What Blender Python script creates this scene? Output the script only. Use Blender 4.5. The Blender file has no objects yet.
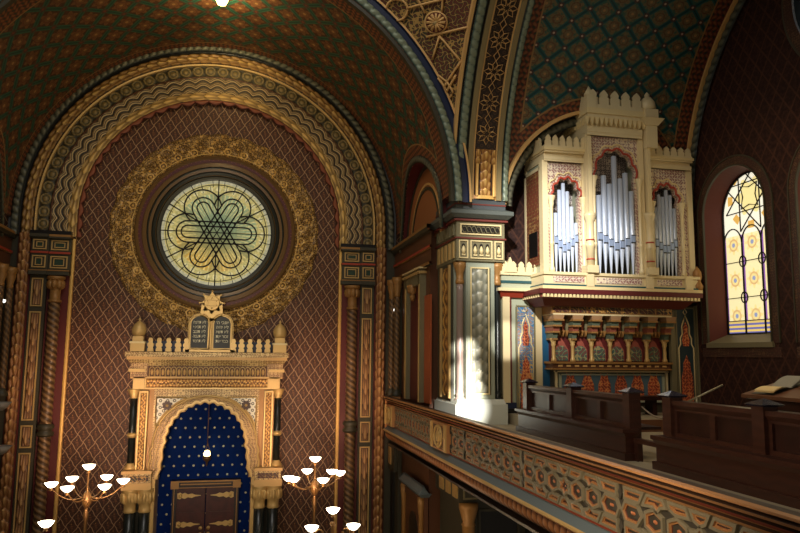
import bpy, math, random
import numpy as np
random.seed(7)
PI = math.pi
D = bpy.data
COL = bpy.context.scene.collection

# ---------------------------------------------------------------- camera model (also used to turn measured points into places)
FPX = 703.0
YAW = math.radians(12.558); PIT = math.radians(7.238); ROL = 0.009885
_cy, _sy, _cp, _sp = math.cos(YAW), math.sin(YAW), math.cos(PIT), math.sin(PIT)
FWD = np.array((_sy*_cp, _cy*_cp, _sp)); _rt = np.array((_cy, -_sy, 0.0)); _up = np.cross(_rt, FWD)
RGT = math.cos(ROL)*_rt + math.sin(ROL)*_up
UPV = -math.sin(ROL)*_rt + math.cos(ROL)*_up
def ray(px, py):
    return FWD + RGT*(px-400)/FPX + UPV*(266.5-py)/FPX
def W(px, py, Y=None, X=None, Z=None):
    d = ray(px, py)
    t = Y/d[1] if Y is not None else (X/d[0] if X is not None else Z/d[2])
    return d*t
def XZ(px, py, Y):
    p = W(px, py, Y=Y); return p[0], p[2]
def YZ(px, py, X):
    p = W(px, py, X=X); return p[1], p[2]

# ---------------------------------------------------------------- node expressions
class N:
    def __init__(s, t, k): s.t, s.k = t, k
    def _m(s, op, *a):
        n = s.t.nodes.new('ShaderNodeMath'); n.operation = op
        for i, x in enumerate((s,)+a):
            if isinstance(x, N): s.t.links.new(x.k, n.inputs[i])
            else: n.inputs[i].default_value = float(x)
        return N(s.t, n.outputs[0])
    def __add__(s, o): return s._m('ADD', o)
    __radd__ = __add__
    def __sub__(s, o): return s._m('SUBTRACT', o)
    def __rsub__(s, o): return (s*-1.0)._m('ADD', o)
    def __mul__(s, o): return s._m('MULTIPLY', o)
    __rmul__ = __mul__
    def __truediv__(s, o): return s._m('DIVIDE', o)
    def lt(s, o): return s._m('LESS_THAN', o)
    def gt(s, o): return s._m('GREATER_THAN', o)
    def sin(s): return s._m('SINE')
    def cos(s): return s._m('COSINE')
    def abs(s): return s._m('ABSOLUTE')
    def fr(s): return s._m('FRACT')
    def fl(s): return s._m('FLOOR')
    def sq(s): return s._m('SQRT')
    def mn(s, o): return s._m('MINIMUM', o)
    def mx(s, o): return s._m('MAXIMUM', o)
    def at2(s, o): return s._m('ARCTAN2', o)
    def sm(s, a, b):                       # smoothstep from a to b
        n = s.t.nodes.new('ShaderNodeMapRange'); n.interpolation_type = 'SMOOTHSTEP'
        s.t.links.new(s.k, n.inputs[0]); n.inputs[1].default_value = a; n.inputs[2].default_value = b
        return N(s.t, n.outputs[0])
class Tree:
    def __init__(s, t): s.t = t
    def uv(s):
        n = s.t.nodes.new('ShaderNodeUVMap'); n.uv_map = 'UVMap'
        x = s.t.nodes.new('ShaderNodeSeparateXYZ'); s.t.links.new(n.outputs[0], x.inputs[0])
        s._uv = n.outputs[0]
        return N(s.t, x.outputs[0]), N(s.t, x.outputs[1])
    def attr(s, name):
        n = s.t.nodes.new('ShaderNodeAttribute'); n.attribute_name = name
        return N(s.t, n.outputs['Fac'])
    def noise(s, scale, detail=3, w=None):
        n = s.t.nodes.new('ShaderNodeTexNoise'); n.inputs['Scale'].default_value = scale; n.inputs['Detail'].default_value = detail
        if not hasattr(s, '_uv'): s.uv()
        s.t.links.new(s._uv, n.inputs['Vector'])
        return N(s.t, n.outputs['Fac'])
    def vor(s, scale, feature='F1'):
        n = s.t.nodes.new('ShaderNodeTexVoronoi'); n.inputs['Scale'].default_value = scale; n.feature = feature
        if not hasattr(s, '_uv'): s.uv()
        s.t.links.new(s._uv, n.inputs['Vector'])
        return N(s.t, n.outputs['Distance'])
    def mix(s, f, a, b):
        n = s.t.nodes.new('ShaderNodeMix'); n.data_type = 'RGBA'
        if isinstance(f, N): s.t.links.new(f.k, n.inputs[0])
        else: n.inputs[0].default_value = f
        for i, c in ((6, a), (7, b)):
            if isinstance(c, tuple): n.inputs[i].default_value = (*c[:3], 1)
            else: s.t.links.new(c, n.inputs[i])
        return n.outputs[2]
MATS = {}
def mat(name, fn, rough=.5, metal=0.0, emit=0.0, bump=None, spec=.5):
    if name in MATS: return MATS[name]
    m = D.materials.new(name); m.use_nodes = True
    t = m.node_tree; b = t.nodes['Principled BSDF']
    T = Tree(t)
    c = fn(T) if callable(fn) else fn
    extra = None
    if isinstance(c, dict): extra = c; c = c['c']
    if isinstance(c, tuple): b.inputs['Base Color'].default_value = (*c, 1)
    else: t.links.new(c, b.inputs['Base Color'])
    b.inputs['Roughness'].default_value = rough; b.inputs['Metallic'].default_value = metal
    b.inputs['Specular IOR Level'].default_value = spec
    if emit:
        if isinstance(c, tuple): b.inputs['Emission Color'].default_value = (*c, 1)
        else: t.links.new(c, b.inputs['Emission Color'])
        b.inputs['Emission Strength'].default_value = emit
    if extra and 'm' in extra: t.links.new(extra['m'].k, b.inputs['Metallic'])
    if extra and 'h' in extra:
        n = t.nodes.new('ShaderNodeBump'); n.inputs['Strength'].default_value = extra.get('s', .5); n.inputs['Distance'].default_value = .02
        t.links.new(extra['h'].k, n.inputs['Height']); t.links.new(n.outputs[0], b.inputs['Normal'])
    MATS[name] = m
    return m

# ---------------------------------------------------------------- mesh builder
class MB:
    def __init__(s): s.v = []; s.f = []; s.u = []; s.m = []; s.h = {}; s.e = {}; s.sm = []
    def add(s, vs, fs, mi=0, uv=None, h=None, e=None, smooth=False):
        b = len(s.v); s.v.extend([tuple(map(float, x)) for x in vs])
        for k, f in enumerate(fs):
            s.f.append([b+i for i in f]); s.m.append(mi if not isinstance(mi, (list, tuple)) else mi[k]); s.sm.append(smooth)
            s.u.append(None if uv is None else [uv[i] for i in f])
        if h is not None:
            for i, x in enumerate(h): s.h[b+i] = float(x)
        if e is not None:
            for i, x in enumerate(e): s.e[b+i] = float(x)
        return s
    def box(s, x0, x1, y0, y1, z0, z1, mi=0):
        x0, x1 = min(x0, x1), max(x0, x1); y0, y1 = min(y0, y1), max(y0, y1); z0, z1 = min(z0, z1), max(z0, z1)
        vs = [(x, y, z) for z in (z0, z1) for y in (y0, y1) for x in (x0, x1)]
        return s.add(vs, [(0, 2, 3, 1), (4, 5, 7, 6), (0, 1, 5, 4), (2, 6, 7, 3), (0, 4, 6, 2), (1, 3, 7, 5)], mi)
    def taper(s, x0, x1, y0, y1, z0, z1, dx, dy, mi=0):
        """box whose top is pushed out by dx, dy on every side"""
        vs = [(x0, y0, z0), (x1, y0, z0), (x1, y1, z0), (x0, y1, z0),
              (x0-dx, y0-dy, z1), (x1+dx, y0-dy, z1), (x1+dx, y1+dy, z1), (x0-dx, y1+dy, z1)]
        return s.add(vs, [(3, 2, 1, 0), (4, 5, 6, 7), (0, 1, 5, 4), (1, 2, 6, 5), (2, 3, 7, 6), (3, 0, 4, 7)], mi)
    def prism(s, poly, axis, a, b, mi=0, side=None):
        n = len(poly)
        def P(p, d):
            if axis == 'y': return (p[0], d, p[1])
            if axis == 'x': return (d, p[0], p[1])
            return (p[0], p[1], d)
        vs = [P(p, a) for p in poly]+[P(p, b) for p in poly]
        fs = [tuple(range(n)), tuple(range(2*n-1, n-1, -1))]+[(i, (i+1) % n, n+(i+1) % n, n+i) for i in range(n)]
        ms = [mi, mi]+[mi if side is None else side]*n
        return s.add(vs, fs, ms)
    def bridge(s, A, B, axis, a, b, mi=0, closed=False):
        """solid between two matching outlines A (inner) and B (outer), extruded from a to b"""
        n = len(A)
        def P(p, d): return (p[0], d, p[1]) if axis == 'y' else (d, p[0], p[1])
        vs = [P(p, a) for p in A]+[P(p, a) for p in B]+[P(p, b) for p in A]+[P(p, b) for p in B]
        fs = []
        for i in range(n if closed else n-1):
            j = (i+1) % n
            fs += [(i, j, n+j, n+i), (2*n+i, 3*n+i, 3*n+j, 2*n+j), (i, 2*n+i, 2*n+j, j), (n+i, n+j, 3*n+j, 3*n+i)]
        return s.add(vs, fs, mi)
    def lathe(s, prof, c, n=16, mi=0, smooth=True, twist=None, ax='z'):
        vs = []; uv = []
        for r, z in prof:
            for k in range(n):
                a = 2*PI*k/n; rr = r
                if twist: rr = r*(1+twist[0]*math.sin(twist[1]*a+twist[2]*z))
                p = (rr*math.cos(a), rr*math.sin(a), z)
                if ax == 'y': p = (p[0], -p[2], p[1])
                if ax == 'x': p = (-p[2], p[1], p[0])
                vs.append((c[0]+p[0], c[1]+p[1], c[2]+p[2])); uv.append((k/n, z))
        fs = []
        for i in range(len(prof)-1):
            for k in range(n):
                l = (k+1) % n
                fs.append((i*n+k, i*n+l, (i+1)*n+l, (i+1)*n+k))
        if prof[0][0] > 1e-4: fs.append(tuple(range(n-1, -1, -1)))
        if prof[-1][0] > 1e-4: fs.append(tuple((len(prof)-1)*n+k for k in range(n)))
        h = None
        if twist: h = [.5+.5*math.sin(twist[1]*2*PI*k/n+twist[2]*z) for r, z in prof for k in range(n)]
        return s.add(vs, fs, mi, smooth=smooth, h=h)
    def tube(s, pts, r, n=6, mi=0, closed=False, smooth=True):
        pts = [np.array(p, float) for p in pts]; m = len(pts); vs = []
        for i, p in enumerate(pts):
            a = pts[(i-1) % m] if (closed or i) else p; b = pts[(i+1) % m] if (closed or i < m-1) else p
            t = b-a; t = t/(np.linalg.norm(t)+1e-9)
            q = np.array((0, 0, 1.)) if abs(t[2]) < .9 else np.array((1., 0, 0))
            e1 = np.cross(t, q); e1 /= np.linalg.norm(e1); e2 = np.cross(t, e1)
            rr = r[i] if isinstance(r, (list, tuple)) else r
            for k in range(n):
                w = 2*PI*k/n+PI/n; vs.append(p+e1*rr*math.cos(w)+e2*rr*math.sin(w))
        fs = []
        for i in range(m if closed else m-1):
            j = (i+1) % m
            for k in range(n):
                l = (k+1) % n; fs.append((i*n+k, i*n+l, j*n+l, j*n+k))
        if not closed: fs += [tuple(range(n-1, -1, -1)), tuple((m-1)*n+k for k in range(n))]
        return s.add(vs, fs, mi, smooth=smooth)
    def grid(s, P, UV=None, H=None, E=None, mi=0, keep=None, rowm=None, smooth=False):
        a, b = P.shape[:2]
        fs = []; ms = []
        for i in range(a-1):
            for j in range(b-1):
                if keep is not None and not keep[i, j]: continue
                fs.append((i*b+j, i*b+j+1, (i+1)*b+j+1, (i+1)*b+j)); ms.append(mi if rowm is None else rowm[j])
        return s.add(P.reshape(-1, 3), fs, ms, None if UV is None else UV.reshape(-1, 2).tolist(),
                     None if H is None else H.reshape(-1), None if E is None else E.reshape(-1), smooth)
    def ring(s, poly, w0, w1, axisf, mi=0):
        """closed polygon strip between insets w0 and w1; axisf(u, v, 0/1) gives the point"""
        A, B = inset(poly, w0), inset(poly, w1); n = len(poly)
        vs = [axisf(*p, 0) for p in A]+[axisf(*p, 1) for p in B]
        return s.add(vs, [(i, (i+1) % n, n+(i+1) % n, n+i) for i in range(n)], mi)
    def build(s, name, mats, parent=None, **props):
        off = np.array(parent['_o']) if parent is not None and '_o' in parent else np.zeros(3)
        me = D.meshes.new(name)
        V = np.array(s.v, float)
        base = None
        if parent is None:
            lo, hi = V.min(0), V.max(0); base = np.array(((lo[0]+hi[0])/2, (lo[1]+hi[1])/2, lo[2])); off = base
        me.from_pydata((V-off).tolist(), [], s.f)
        if not isinstance(mats, (list, tuple)): mats = [mats]
        for m in mats: me.materials.append(m)
        me.polygons.foreach_set('material_index', s.m)
        me.polygons.foreach_set('use_smooth', s.sm)
        uvl = me.uv_layers.new(name='UVMap'); buf = []
        me.update()
        for p, u in zip(me.polygons, s.u):
            if u is not None:
                for x in u: buf.extend((x[0], x[1]))
            else:
                n = p.normal; ax = max(range(3), key=lambda i: abs(n[i]))
                for vi in p.vertices:
                    x, y, z = s.v[vi]
                    buf.extend((y, z) if ax == 0 else ((x, z) if ax == 1 else (x, y)))
        uvl.data.foreach_set('uv', buf)
        for nm, dct in (('h', s.h), ('edge', s.e)):
            if dct:
                at = me.attributes.new(nm, 'FLOAT', 'POINT')
                arr = np.zeros(len(s.v), np.float32)
                for i, x in dct.items(): arr[i] = x
                at.data.foreach_set('value', arr)
        o = D.objects.new(name, me); COL.objects.link(o)
        if parent is not None: o.parent = parent
        else: o.location = base
        o['_o'] = off.tolist()
        for k, x in props.items(): o[k] = x
        return o
def inset(poly, d):
    n = len(poly); A = sum(poly[i][0]*poly[(i+1) % n][1]-poly[(i+1) % n][0]*poly[i][1] for i in range(n))
    sg = 1 if A > 0 else -1; out = []
    for i in range(n):
        p0, p, p1 = np.array(poly[i-1]), np.array(poly[i]), np.array(poly[(i+1) % n])
        e0 = p-p0; e1 = p1-p; e0 = e0/(np.linalg.norm(e0)+1e-9); e1 = e1/(np.linalg.norm(e1)+1e-9)
        n0 = np.array((-e0[1], e0[0]))*sg; n1 = np.array((-e1[1], e1[0]))*sg
        b = n0+n1; k = max(.35, (b@b)/2)
        out.append(tuple(p+b*d/k))
    return out
def thing(name, label, cat, loc=(0, 0, 0), group=None, kind=None):
    o = D.objects.new(name, None); COL.objects.link(o); o.location = loc; o.empty_display_size = .1
    o['_o'] = [float(x) for x in loc]
    if kind: o['kind'] = kind
    if label: o['label'] = label
    if cat: o['category'] = cat
    if group: o['group'] = group
    return o
def tag(o, label, cat, group=None):
    o['label'] = label; o['category'] = cat
    if group: o['group'] = group
    return o
def dup(root, loc, label):
    r = root.copy(); COL.objects.link(r); r.location = loc; r['label'] = label
    for ch in list(root.children):
        c = ch.copy(); COL.objects.link(c); c.parent = r
        for g in ch.children:
            d = g.copy(); COL.objects.link(d); d.parent = c
    return r

# ---------------------------------------------------------------- paths and relief strips
class Path:
    """O origin, Wd across, Hd out of the surface, S length along"""
    def __init__(s, O, Wd, Hd):
        s.O = np.array(O, float); s.W = np.array(Wd, float); s.H = np.array(Hd, float)
        d = np.linalg.norm(np.diff(s.O, axis=0), axis=1); s.S = np.concatenate([[0], np.cumsum(d)])
def p_line(a, b, w, h, step=.04):
    a, b = np.array(a, float), np.array(b, float); n = max(2, int(np.linalg.norm(b-a)/step)+1)
    t = np.linspace(0, 1, n)[:, None]
    return Path(a+(b-a)*t, np.tile(w, (n, 1)), np.tile(h, (n, 1)))
def p_arch(c, zc, R, zl, plane, d, step=.04, hsign=-1, soffit=False, a0=0, a1=PI, zr=None):
    """stilted arch round (c, zc): plane 'y' lies at Y=d with c along X; plane 'x' lies at X=d with c along Y"""
    pts = []; rad = []
    if zl is not None and a0 == 0:
        for z in np.linspace(zl, zc, max(2, int((zc-zl)/step)+1))[:-1]: pts.append((c+R, z)); rad.append((1, 0))
    for a in np.linspace(a0, a1, max(8, int(abs(a1-a0)*R/step))):
        pts.append((c+R*math.cos(a), zc+R*math.sin(a))); rad.append((math.cos(a), math.sin(a)))
    if zl is not None and abs(a1-PI) < 1e-6:
        for z in np.linspace(zc, zl, max(2, int((zc-zl)/step)+1))[1:]: pts.append((c-R, z)); rad.append((-1, 0))
    if plane == 'y':
        O = [(p[0], d, p[1]) for p in pts]; Wd = [(r[0], 0, r[1]) for r in rad]; Hd = [(0, hsign, 0)]*len(pts)
    else:
        O = [(d, p[0], p[1]) for p in pts]; Wd = [(0, r[0], r[1]) for r in rad]; Hd = [(hsign, 0, 0)]*len(pts)
    if soffit:
        ax = (0, 1, 0) if plane == 'y' else (1, 0, 0)
        return Path(O, [ax]*len(pts), [tuple(-np.array(w)) for w in Wd])
    return Path(O, Wd, Hd)
def relief(mb, path, w0, w1, hf, nw=10, base=0.0, mi=0, cf=None, smooth=True):
    t = np.linspace(0, 1, nw)[None, :]; S = path.S[:, None]
    Hn = hf(S, t)                                   # metres
    P = path.O[:, None, :]+path.W[:, None, :]*(w0+(w1-w0)*t)[..., None]+path.H[:, None, :]*(base+Hn)[..., None]
    UV = np.stack([np.broadcast_to(S, Hn.shape), np.broadcast_to(w0+(w1-w0)*t, Hn.shape)], -1)
    C = cf(S, t) if cf else Hn/(Hn.max()+1e-9)
    mb.grid(P, UV, C, None, mi, smooth=smooth)
def mould(mb, path, prof, mis):
    """plain moulding: prof [(w, h)], one material per segment"""
    P = np.stack([path.O+path.W*w+path.H*h for w, h in prof], 1)
    acc = np.concatenate([[0], np.cumsum([math.dist(prof[i], prof[i+1]) for i in range(len(prof)-1)])])
    UV = np.stack([np.tile(path.S[:, None], (1, len(prof))), np.tile(acc[None], (len(path.S), 1))], -1)
    mb.grid(P, UV, None, None, 0, rowm=mis)
def h_leaf(p, a):
    def f(S, t):
        x = 2*t-1; c = (S/p+.45*np.abs(x)) % 1
        return a*np.sqrt(np.clip(1-x*x*.96, 0, 1))*(.25+.75*c**.8)*(.72+.28*np.cos(9*x*(1.2-c*.5)))
    return f
def h_bead(p, a, tw=.6):
    def f(S, t):
        x = 2*t-1
        return a*np.sqrt(np.clip(1-x*x*.97, 0, 1))*(.45+.55*np.abs(np.sin(PI*(S/p+tw*x*.5))))
    return f
def h_medal(p, w, a):
    def f(S, t):
        r = np.hypot(((S/p) % 1-.5)*p, (t-.5)*w)/(.5*min(p, w))
        return a*(np.exp(-((r-.82)/.13)**2)+.9*np.clip(1-(r/.6)**2, 0, 1)+.3*np.exp(-((np.abs(2*t-1)-.96)/.05)**2))
    return f
def scal(p, k, amp):
    return lambda S, t: t*k+amp*np.abs(np.cos(PI*S/p))
def h_round(a): return lambda S, t: a*np.sqrt(np.clip(1-(2*t-1)**2*.98, 0, 1))+0*S
def h_vine(p, a):
    def f(S, t):
        x = 2*t-1; c = np.sin(2*PI*S/p)*.45
        l = np.exp(-((x-c)/.16)**2)
        l2 = np.exp(-(((S/p*2) % 1-.5)**2*10+((np.abs(x)-.55)/.3)**2))
        return a*np.maximum(l, .8*l2)
    return f
# ================================================================= materials
def C(r, g, b):
    return tuple(((x/255)/12.92 if x/255 <= .04045 else ((x/255+.055)/1.055)**2.4) for x in (r, g, b))
GOLD = C(206, 170, 106); GOLDD = C(120, 84, 40); CREAM = C(226, 205, 150); DARKRED = C(92, 28, 26); RED = C(170, 62, 40)
OLIVE = C(120, 112, 82); GREEN = C(38, 62, 46); TEAL = C(30, 74, 78); NAVY = C(24, 34, 62); BLACK = C(20, 18, 16); BROWN = C(96, 58, 34)
SLATE = C(96, 108, 112)
def cells(T, pu, pv, uv=None):
    u, v = uv or T.uv()
    a = ((u/pu)+(v/pv)).fr()-.5; b = ((u/pu)-(v/pv)).fr()-.5
    return a, b
def m_lattice(T):
    u, v = T.uv()
    u2 = u+((v*(2*PI/.42))*2).sin()*.011
    a, b = cells(T, .29, .42, (u2, v))
    e = (.5-a.abs()).mn(.5-b.abs())                # distance to the diamond edge
    x = a+b; y = a-b
    leaf = (x.abs()*2.0+(y+.08).abs()*1.15).lt(.52)
    rib = ((y.abs()*38).sin()*.5+.5)*(1-x.abs()*2)
    n = T.noise(26, 2)
    bg = T.mix(n.sm(.35, .68), C(60, 35, 25), C(96, 59, 38))
    col = T.mix(leaf*rib.sm(.2, .8)*.8, bg, C(140, 88, 52))
    spot = (x*x+(y-.3)*(y-.3)).lt(.006)
    col = T.mix(spot*.8, col, C(170, 120, 66))
    line = 1-e.sm(.02, .05)
    return T.mix(line*.9, col, C(186, 146, 108))
M_LAT = mat('painted_lattice', m_lattice, .55, spec=.35)
def vault_fn(pu, pv, bg, bg2, line, flower, edge_hi, dark):
    def f(T):
        u, v = T.uv()
        a, b = cells(T, pu, pv, (u, v))
        e = (.5-a.abs()).mn(.5-b.abs()); x = a+b; y = a-b
        r = (x*x+y*y).sq(); th = y.at2(x)
        n = T.noise(11, 2)
        col = T.mix(n.sm(.4, .6), bg, bg2)
        pet = r.lt((th*6).cos()*.10+.46)
        col = T.mix(pet*.85, col, flower)
        n2 = T.noise(30, 2)
        col = T.mix(n2.sm(.5, .62)*r.lt(.5)*.6, col, C(90, 50, 36)); col = T.mix((r-.3).abs().lt(.05)*.5, col, C(90, 44, 30))
        col = T.mix(r.lt(.1), col, C(160, 120, 74))
        l = 1-e.sm(.085, .125); l2 = e.lt(.035)
        col = T.mix(l, col, line); col = T.mix(l2*.7, col, dark)
        node = ((.5-a.abs())*(.5-a.abs())+(.5-b.abs())*(.5-b.abs())).sq().lt(.055)
        nd = ((.5-a.abs())*(.5-a.abs())+(.5-b.abs())*(.5-b.abs())).sq()
        col = T.mix((1-nd.sm(.1, .2))*.7, col, C(92, 46, 38)); col = T.mix(node, col, edge_hi)
        # painted border by the rims of the vault
        ed = T.attr('edge')
        s1 = (u*52).sin()+(v*52+(u*26).sin()*2).sin()
        bcol = T.mix(s1.gt(.5), C(104, 52, 36), C(140, 88, 52))
        bcol = T.mix((s1*1).lt(-.9), bcol, C(46, 54, 40))
        col = T.mix(ed.gt(0), bcol, col)
        col = T.mix(ed.abs().lt(.018), col, C(150, 116, 70))
        return col
    return f
M_VARK = mat('ark_vault_paint', vault_fn(.80, .86, C(66, 46, 30), C(86, 54, 36), C(44, 92, 72), C(124, 86, 52), C(120, 60, 40), C(24, 52, 44)), .5, spec=.4)
M_VSOU = mat('organ_vault_paint', vault_fn(.58, .66, C(56, 92, 76), C(112, 100, 68), C(22, 84, 84), C(122, 104, 70), C(190, 160, 136), C(14, 40, 44)), .5, spec=.4)
def arab(bg, gold, acc, k=14., th=.32, noise=True):
    def f(T):
        u, v = T.uv()
        a = (u*k+(v*k*.9).sin()*1.7).sin(); b = (v*k+(u*k*.9).sin()*1.7).sin()
        d = (a+b).abs()
        col = T.mix((a*b).gt(.35), bg, acc)
        return T.mix(1-d.sm(th*.6, th), col, gold)
    return f
M_ARAB_DK = mat('gold_arabesque_on_dark', arab(C(58, 48, 34), C(190, 140, 70), C(84, 32, 26), 34), .5)
M_ARAB_PEN = mat('pendentive_arabesque', arab(C(60, 56, 36), C(176, 140, 76), C(96, 46, 34), 30, .45), .5)
M_ARAB_RED = mat('red_arabesque', arab(C(186, 74, 44), C(222, 150, 90), C(120, 60, 44), 44, .4), .5)
M_ARAB_ORG = mat('organ_panel_paint', arab(C(176, 160, 150), C(226, 208, 176), C(150, 104, 96), 48, .6), .45)
M_ARAB_BLUE = mat('blue_and_red_arabesque', arab(C(60, 118, 160), C(206, 170, 100), C(150, 120, 104), 34, .35), .45)
M_GREENPANEL = mat('grey_green_arabesque', arab(C(66, 92, 82), C(150, 140, 96), C(110, 70, 60), 30, .4), .5)
def m_redspots(T):
    u, v = T.uv(); a, b = cells(T, .09, .16, (u, v)); r = (a*a+b*b).sq()
    return T.mix(r.lt(.14), C(76, 12, 10), C(130, 70, 40))
M_REDBAND = mat('dark_red_band', m_redspots, .5)
def m_south(T):
    u, v = T.uv(); a, b = cells(T, .34, .5, (u, v)); e = (.5-a.abs()).mn(.5-b.abs())
    n = T.noise(14, 2)
    c = T.mix(n.sm(.4, .65), C(44, 26, 22), C(62, 38, 30))
    return T.mix((1-e.sm(.03, .1))*.55, c, C(88, 56, 40))
M_SOUTH = mat('dark_wine_wall_paint', m_south, .6, spec=.2)
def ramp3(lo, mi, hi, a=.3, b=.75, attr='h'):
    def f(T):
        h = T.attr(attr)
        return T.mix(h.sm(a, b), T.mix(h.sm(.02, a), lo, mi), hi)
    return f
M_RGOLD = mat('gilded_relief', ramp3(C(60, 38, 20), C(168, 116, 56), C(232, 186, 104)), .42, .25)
M_RGOLDRED = mat('gilded_leaf_on_red', ramp3(C(50, 34, 18), C(144, 106, 54), C(224, 184, 108), .35, .9), .45, .15)
M_RCOPPER = mat('coppery_leaf', ramp3(C(60, 34, 20), C(146, 98, 54), C(208, 162, 102), .35, .9), .45, .15)
M_RBEAD = mat('green_bead_moulding', ramp3(C(18, 28, 28), C(58, 76, 68), C(128, 138, 114)), .42, .1)
M_RBEADD = mat('dark_bead_moulding', ramp3(C(14, 18, 16), C(36, 42, 36), C(110, 110, 90), .4, .95), .42, .1)
M_RMEDAL = mat('olive_medallions', ramp3(C(50, 44, 28), C(96, 84, 50), C(140, 118, 72)), .5)
def m_scal(T):
    h = T.attr('h'); f = h.fr()
    c = T.mix(f.gt(.3), C(44, 34, 22), C(184, 156, 104)); c = T.mix(f.gt(.48), c, C(44, 34, 22)); c = T.mix(f.gt(.6), c, C(170, 140, 88))
    return T.mix(f.gt(.72), c, C(104, 82, 46))
M_RSCAL = mat('scalloped_stripes', m_scal, .5)
M_RFEATHER = mat('feathered_gold', ramp3(C(58, 54, 36), C(150, 118, 64), C(226, 186, 110)), .45, .15)
M_RRED = mat('red_scallops', ramp3(C(44, 18, 14), C(86, 36, 26), C(140, 76, 48)), .5)
M_RGREY = mat('grey_green_relief', ramp3(C(70, 74, 62), C(130, 130, 112), C(190, 186, 162)), .4)
M_RBROWN = mat('brown_leaf_panel', ramp3(C(58, 36, 24), C(128, 88, 54), C(196, 150, 96)), .45)
def m_lace(T):
    u, v = T.uv()                                    # u along the ring, v radius
    k = 64.
    a = (u*k+(v*k*.8).sin()*1.6).sin(); b = (v*k+(u*k*.8).sin()*1.6).sin()
    d = (a+b).abs()
    c = T.mix((a*b).gt(.3), C(112, 84, 44), C(92, 66, 36))
    c = T.mix(1-d.sm(.25, .5), c, C(196, 154, 84))
    x2 = (u/.46+.5).fr()-.5; y2 = v-2.5; r2 = (x2*x2*.21+y2*y2).sq()
    c = T.mix((r2-.2).abs().lt(.014)*.35, c, C(222, 184, 112)); c = T.mix((v-2.24).abs().lt(.012), c, C(222, 184, 112))
    x = (u/.46).fr()-.5; y = v-2.33                  # hearts
    r = (x*x*.2+y*y).sq()
    c = T.mix((r-.085).abs().lt(.016), c, C(220, 178, 104))
    c = T.mix(r.lt(.03), c, C(210, 168, 96))
    return c
M_LACE = mat('gold_lace', m_lace, .45, .15)
S = lambda n, c, r=.5, me=0.0, sp=.5: mat(n, c, r, me, spec=sp)
M_GOLD = S('gilt_paint', GOLD, .4, .25); M_GOLDD = S('dull_gilt_paint', C(160, 116, 62), .45, .2)
M_TANG = S('tan_gold_paint', C(214, 170, 104), .5); M_CREAM = S('cream_paint', CREAM, .45)
M_ORGCR = S('organ_cream_gilt', C(222, 204, 158), .4, .05); M_ORGGR = S('pale_green_grey_paint', C(168, 172, 146), .4)
M_OLIVE = S('olive_paint', OLIVE); M_OLD = S('dark_olive_paint', C(62, 58, 42)); M_GREEN = S('dark_green_paint', GREEN); M_TEAL = S('teal_paint', TEAL)
M_NAVY = S('navy_paint', NAVY); M_BLACK = S('black_paint', BLACK, .35); M_DKRED = S('dark_red_paint', DARKRED, .5); M_RED = S('red_paint', RED)
M_BROWN = S('brown_paint', BROWN); M_SLATE = S('slate_blue_paint', SLATE, .45); M_GREYGR = S('grey_green_paint', C(160, 166, 146), .4)
M_PALE = S('pale_grey_stone', C(196, 200, 188), .4); M_BLUE = S('organ_blue_paint', C(28, 86, 120), .5); M_ORANGE = S('orange_paint', C(170, 84, 44))
M_RAIL = S('warm_rail_wood', C(184, 128, 78), .35); M_RAILR = S('rail_red_stripe', C(140, 58, 38), .45); M_RAILD = S('rail_dark_stripe', C(54, 38, 28), .45)
M_PANELBG = S('balustrade_recess', C(112, 52, 36), .5); M_STRAP = S('grey_olive_strapwork', C(122, 112, 88), .45); M_STRGOLD = S('strapwork_gilt_line', C(160, 112, 66), .45); M_BOSS = S('copper_boss', C(190, 116, 74), .4, .1)
M_SILVER = S('organ_pipe_tin', C(206, 218, 236), .34, .3); M_MOUTH = S('bluish_pipe_mouth', C(160, 180, 214), .35, .3)  # mouths in a bluer, darker tin than the pipes
M_STONE = S('mottled_dark_marble', C(30, 34, 32), .25)
def m_wood(T):
    u, v = T.uv(); n = T.noise(3, 4); g = ((v*60+n*14).sin()*.5+.5)*.5
    return T.mix(g, C(62, 34, 24), C(44, 23, 17))
M_WOOD = mat('dark_mahogany', m_wood, .35, spec=.4)
M_WOODP = mat('mahogany_panel', lambda T: T.mix(T.noise(4, 3).sm(.3, .7), C(50, 26, 19), C(40, 21, 15)), .4, spec=.35)
M_CAP = S('polished_post_cap', C(40, 38, 50), .18)
def m_door(T):
    n = T.noise(5, 3); return T.mix(n.sm(.3, .7), C(74, 30, 22), C(58, 22, 17))
M_DOOR = mat('red_brown_door_wood', m_door, .4)
def m_niche(T):
    u, v = T.uv()
    a, b = cells(T, .25, .49, (u, v)); x = a+b; y = a-b
    r = (x*x*.27+y*y).sq()
    n = T.noise(9, 2)
    return T.mix(r.lt(.115), T.mix(n, C(0, 26, 84), C(0, 38, 104)), C(190, 186, 150))
M_NICHE = mat('blue_starry_niche', m_niche, .7, spec=.1)
def m_floor(T):
    n = T.noise(2, 3); return T.mix(n, C(140, 128, 104), C(168, 154, 124))
M_CARPET = mat('beige_gallery_floor', m_floor, .6)
M_HALLFL = mat('hall_floor_stone', lambda T: T.mix(T.noise(3, 3), C(90, 70, 54), C(120, 96, 72)), .5)
M_STEP = S('wooden_step', C(110, 70, 44), .45)
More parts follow.
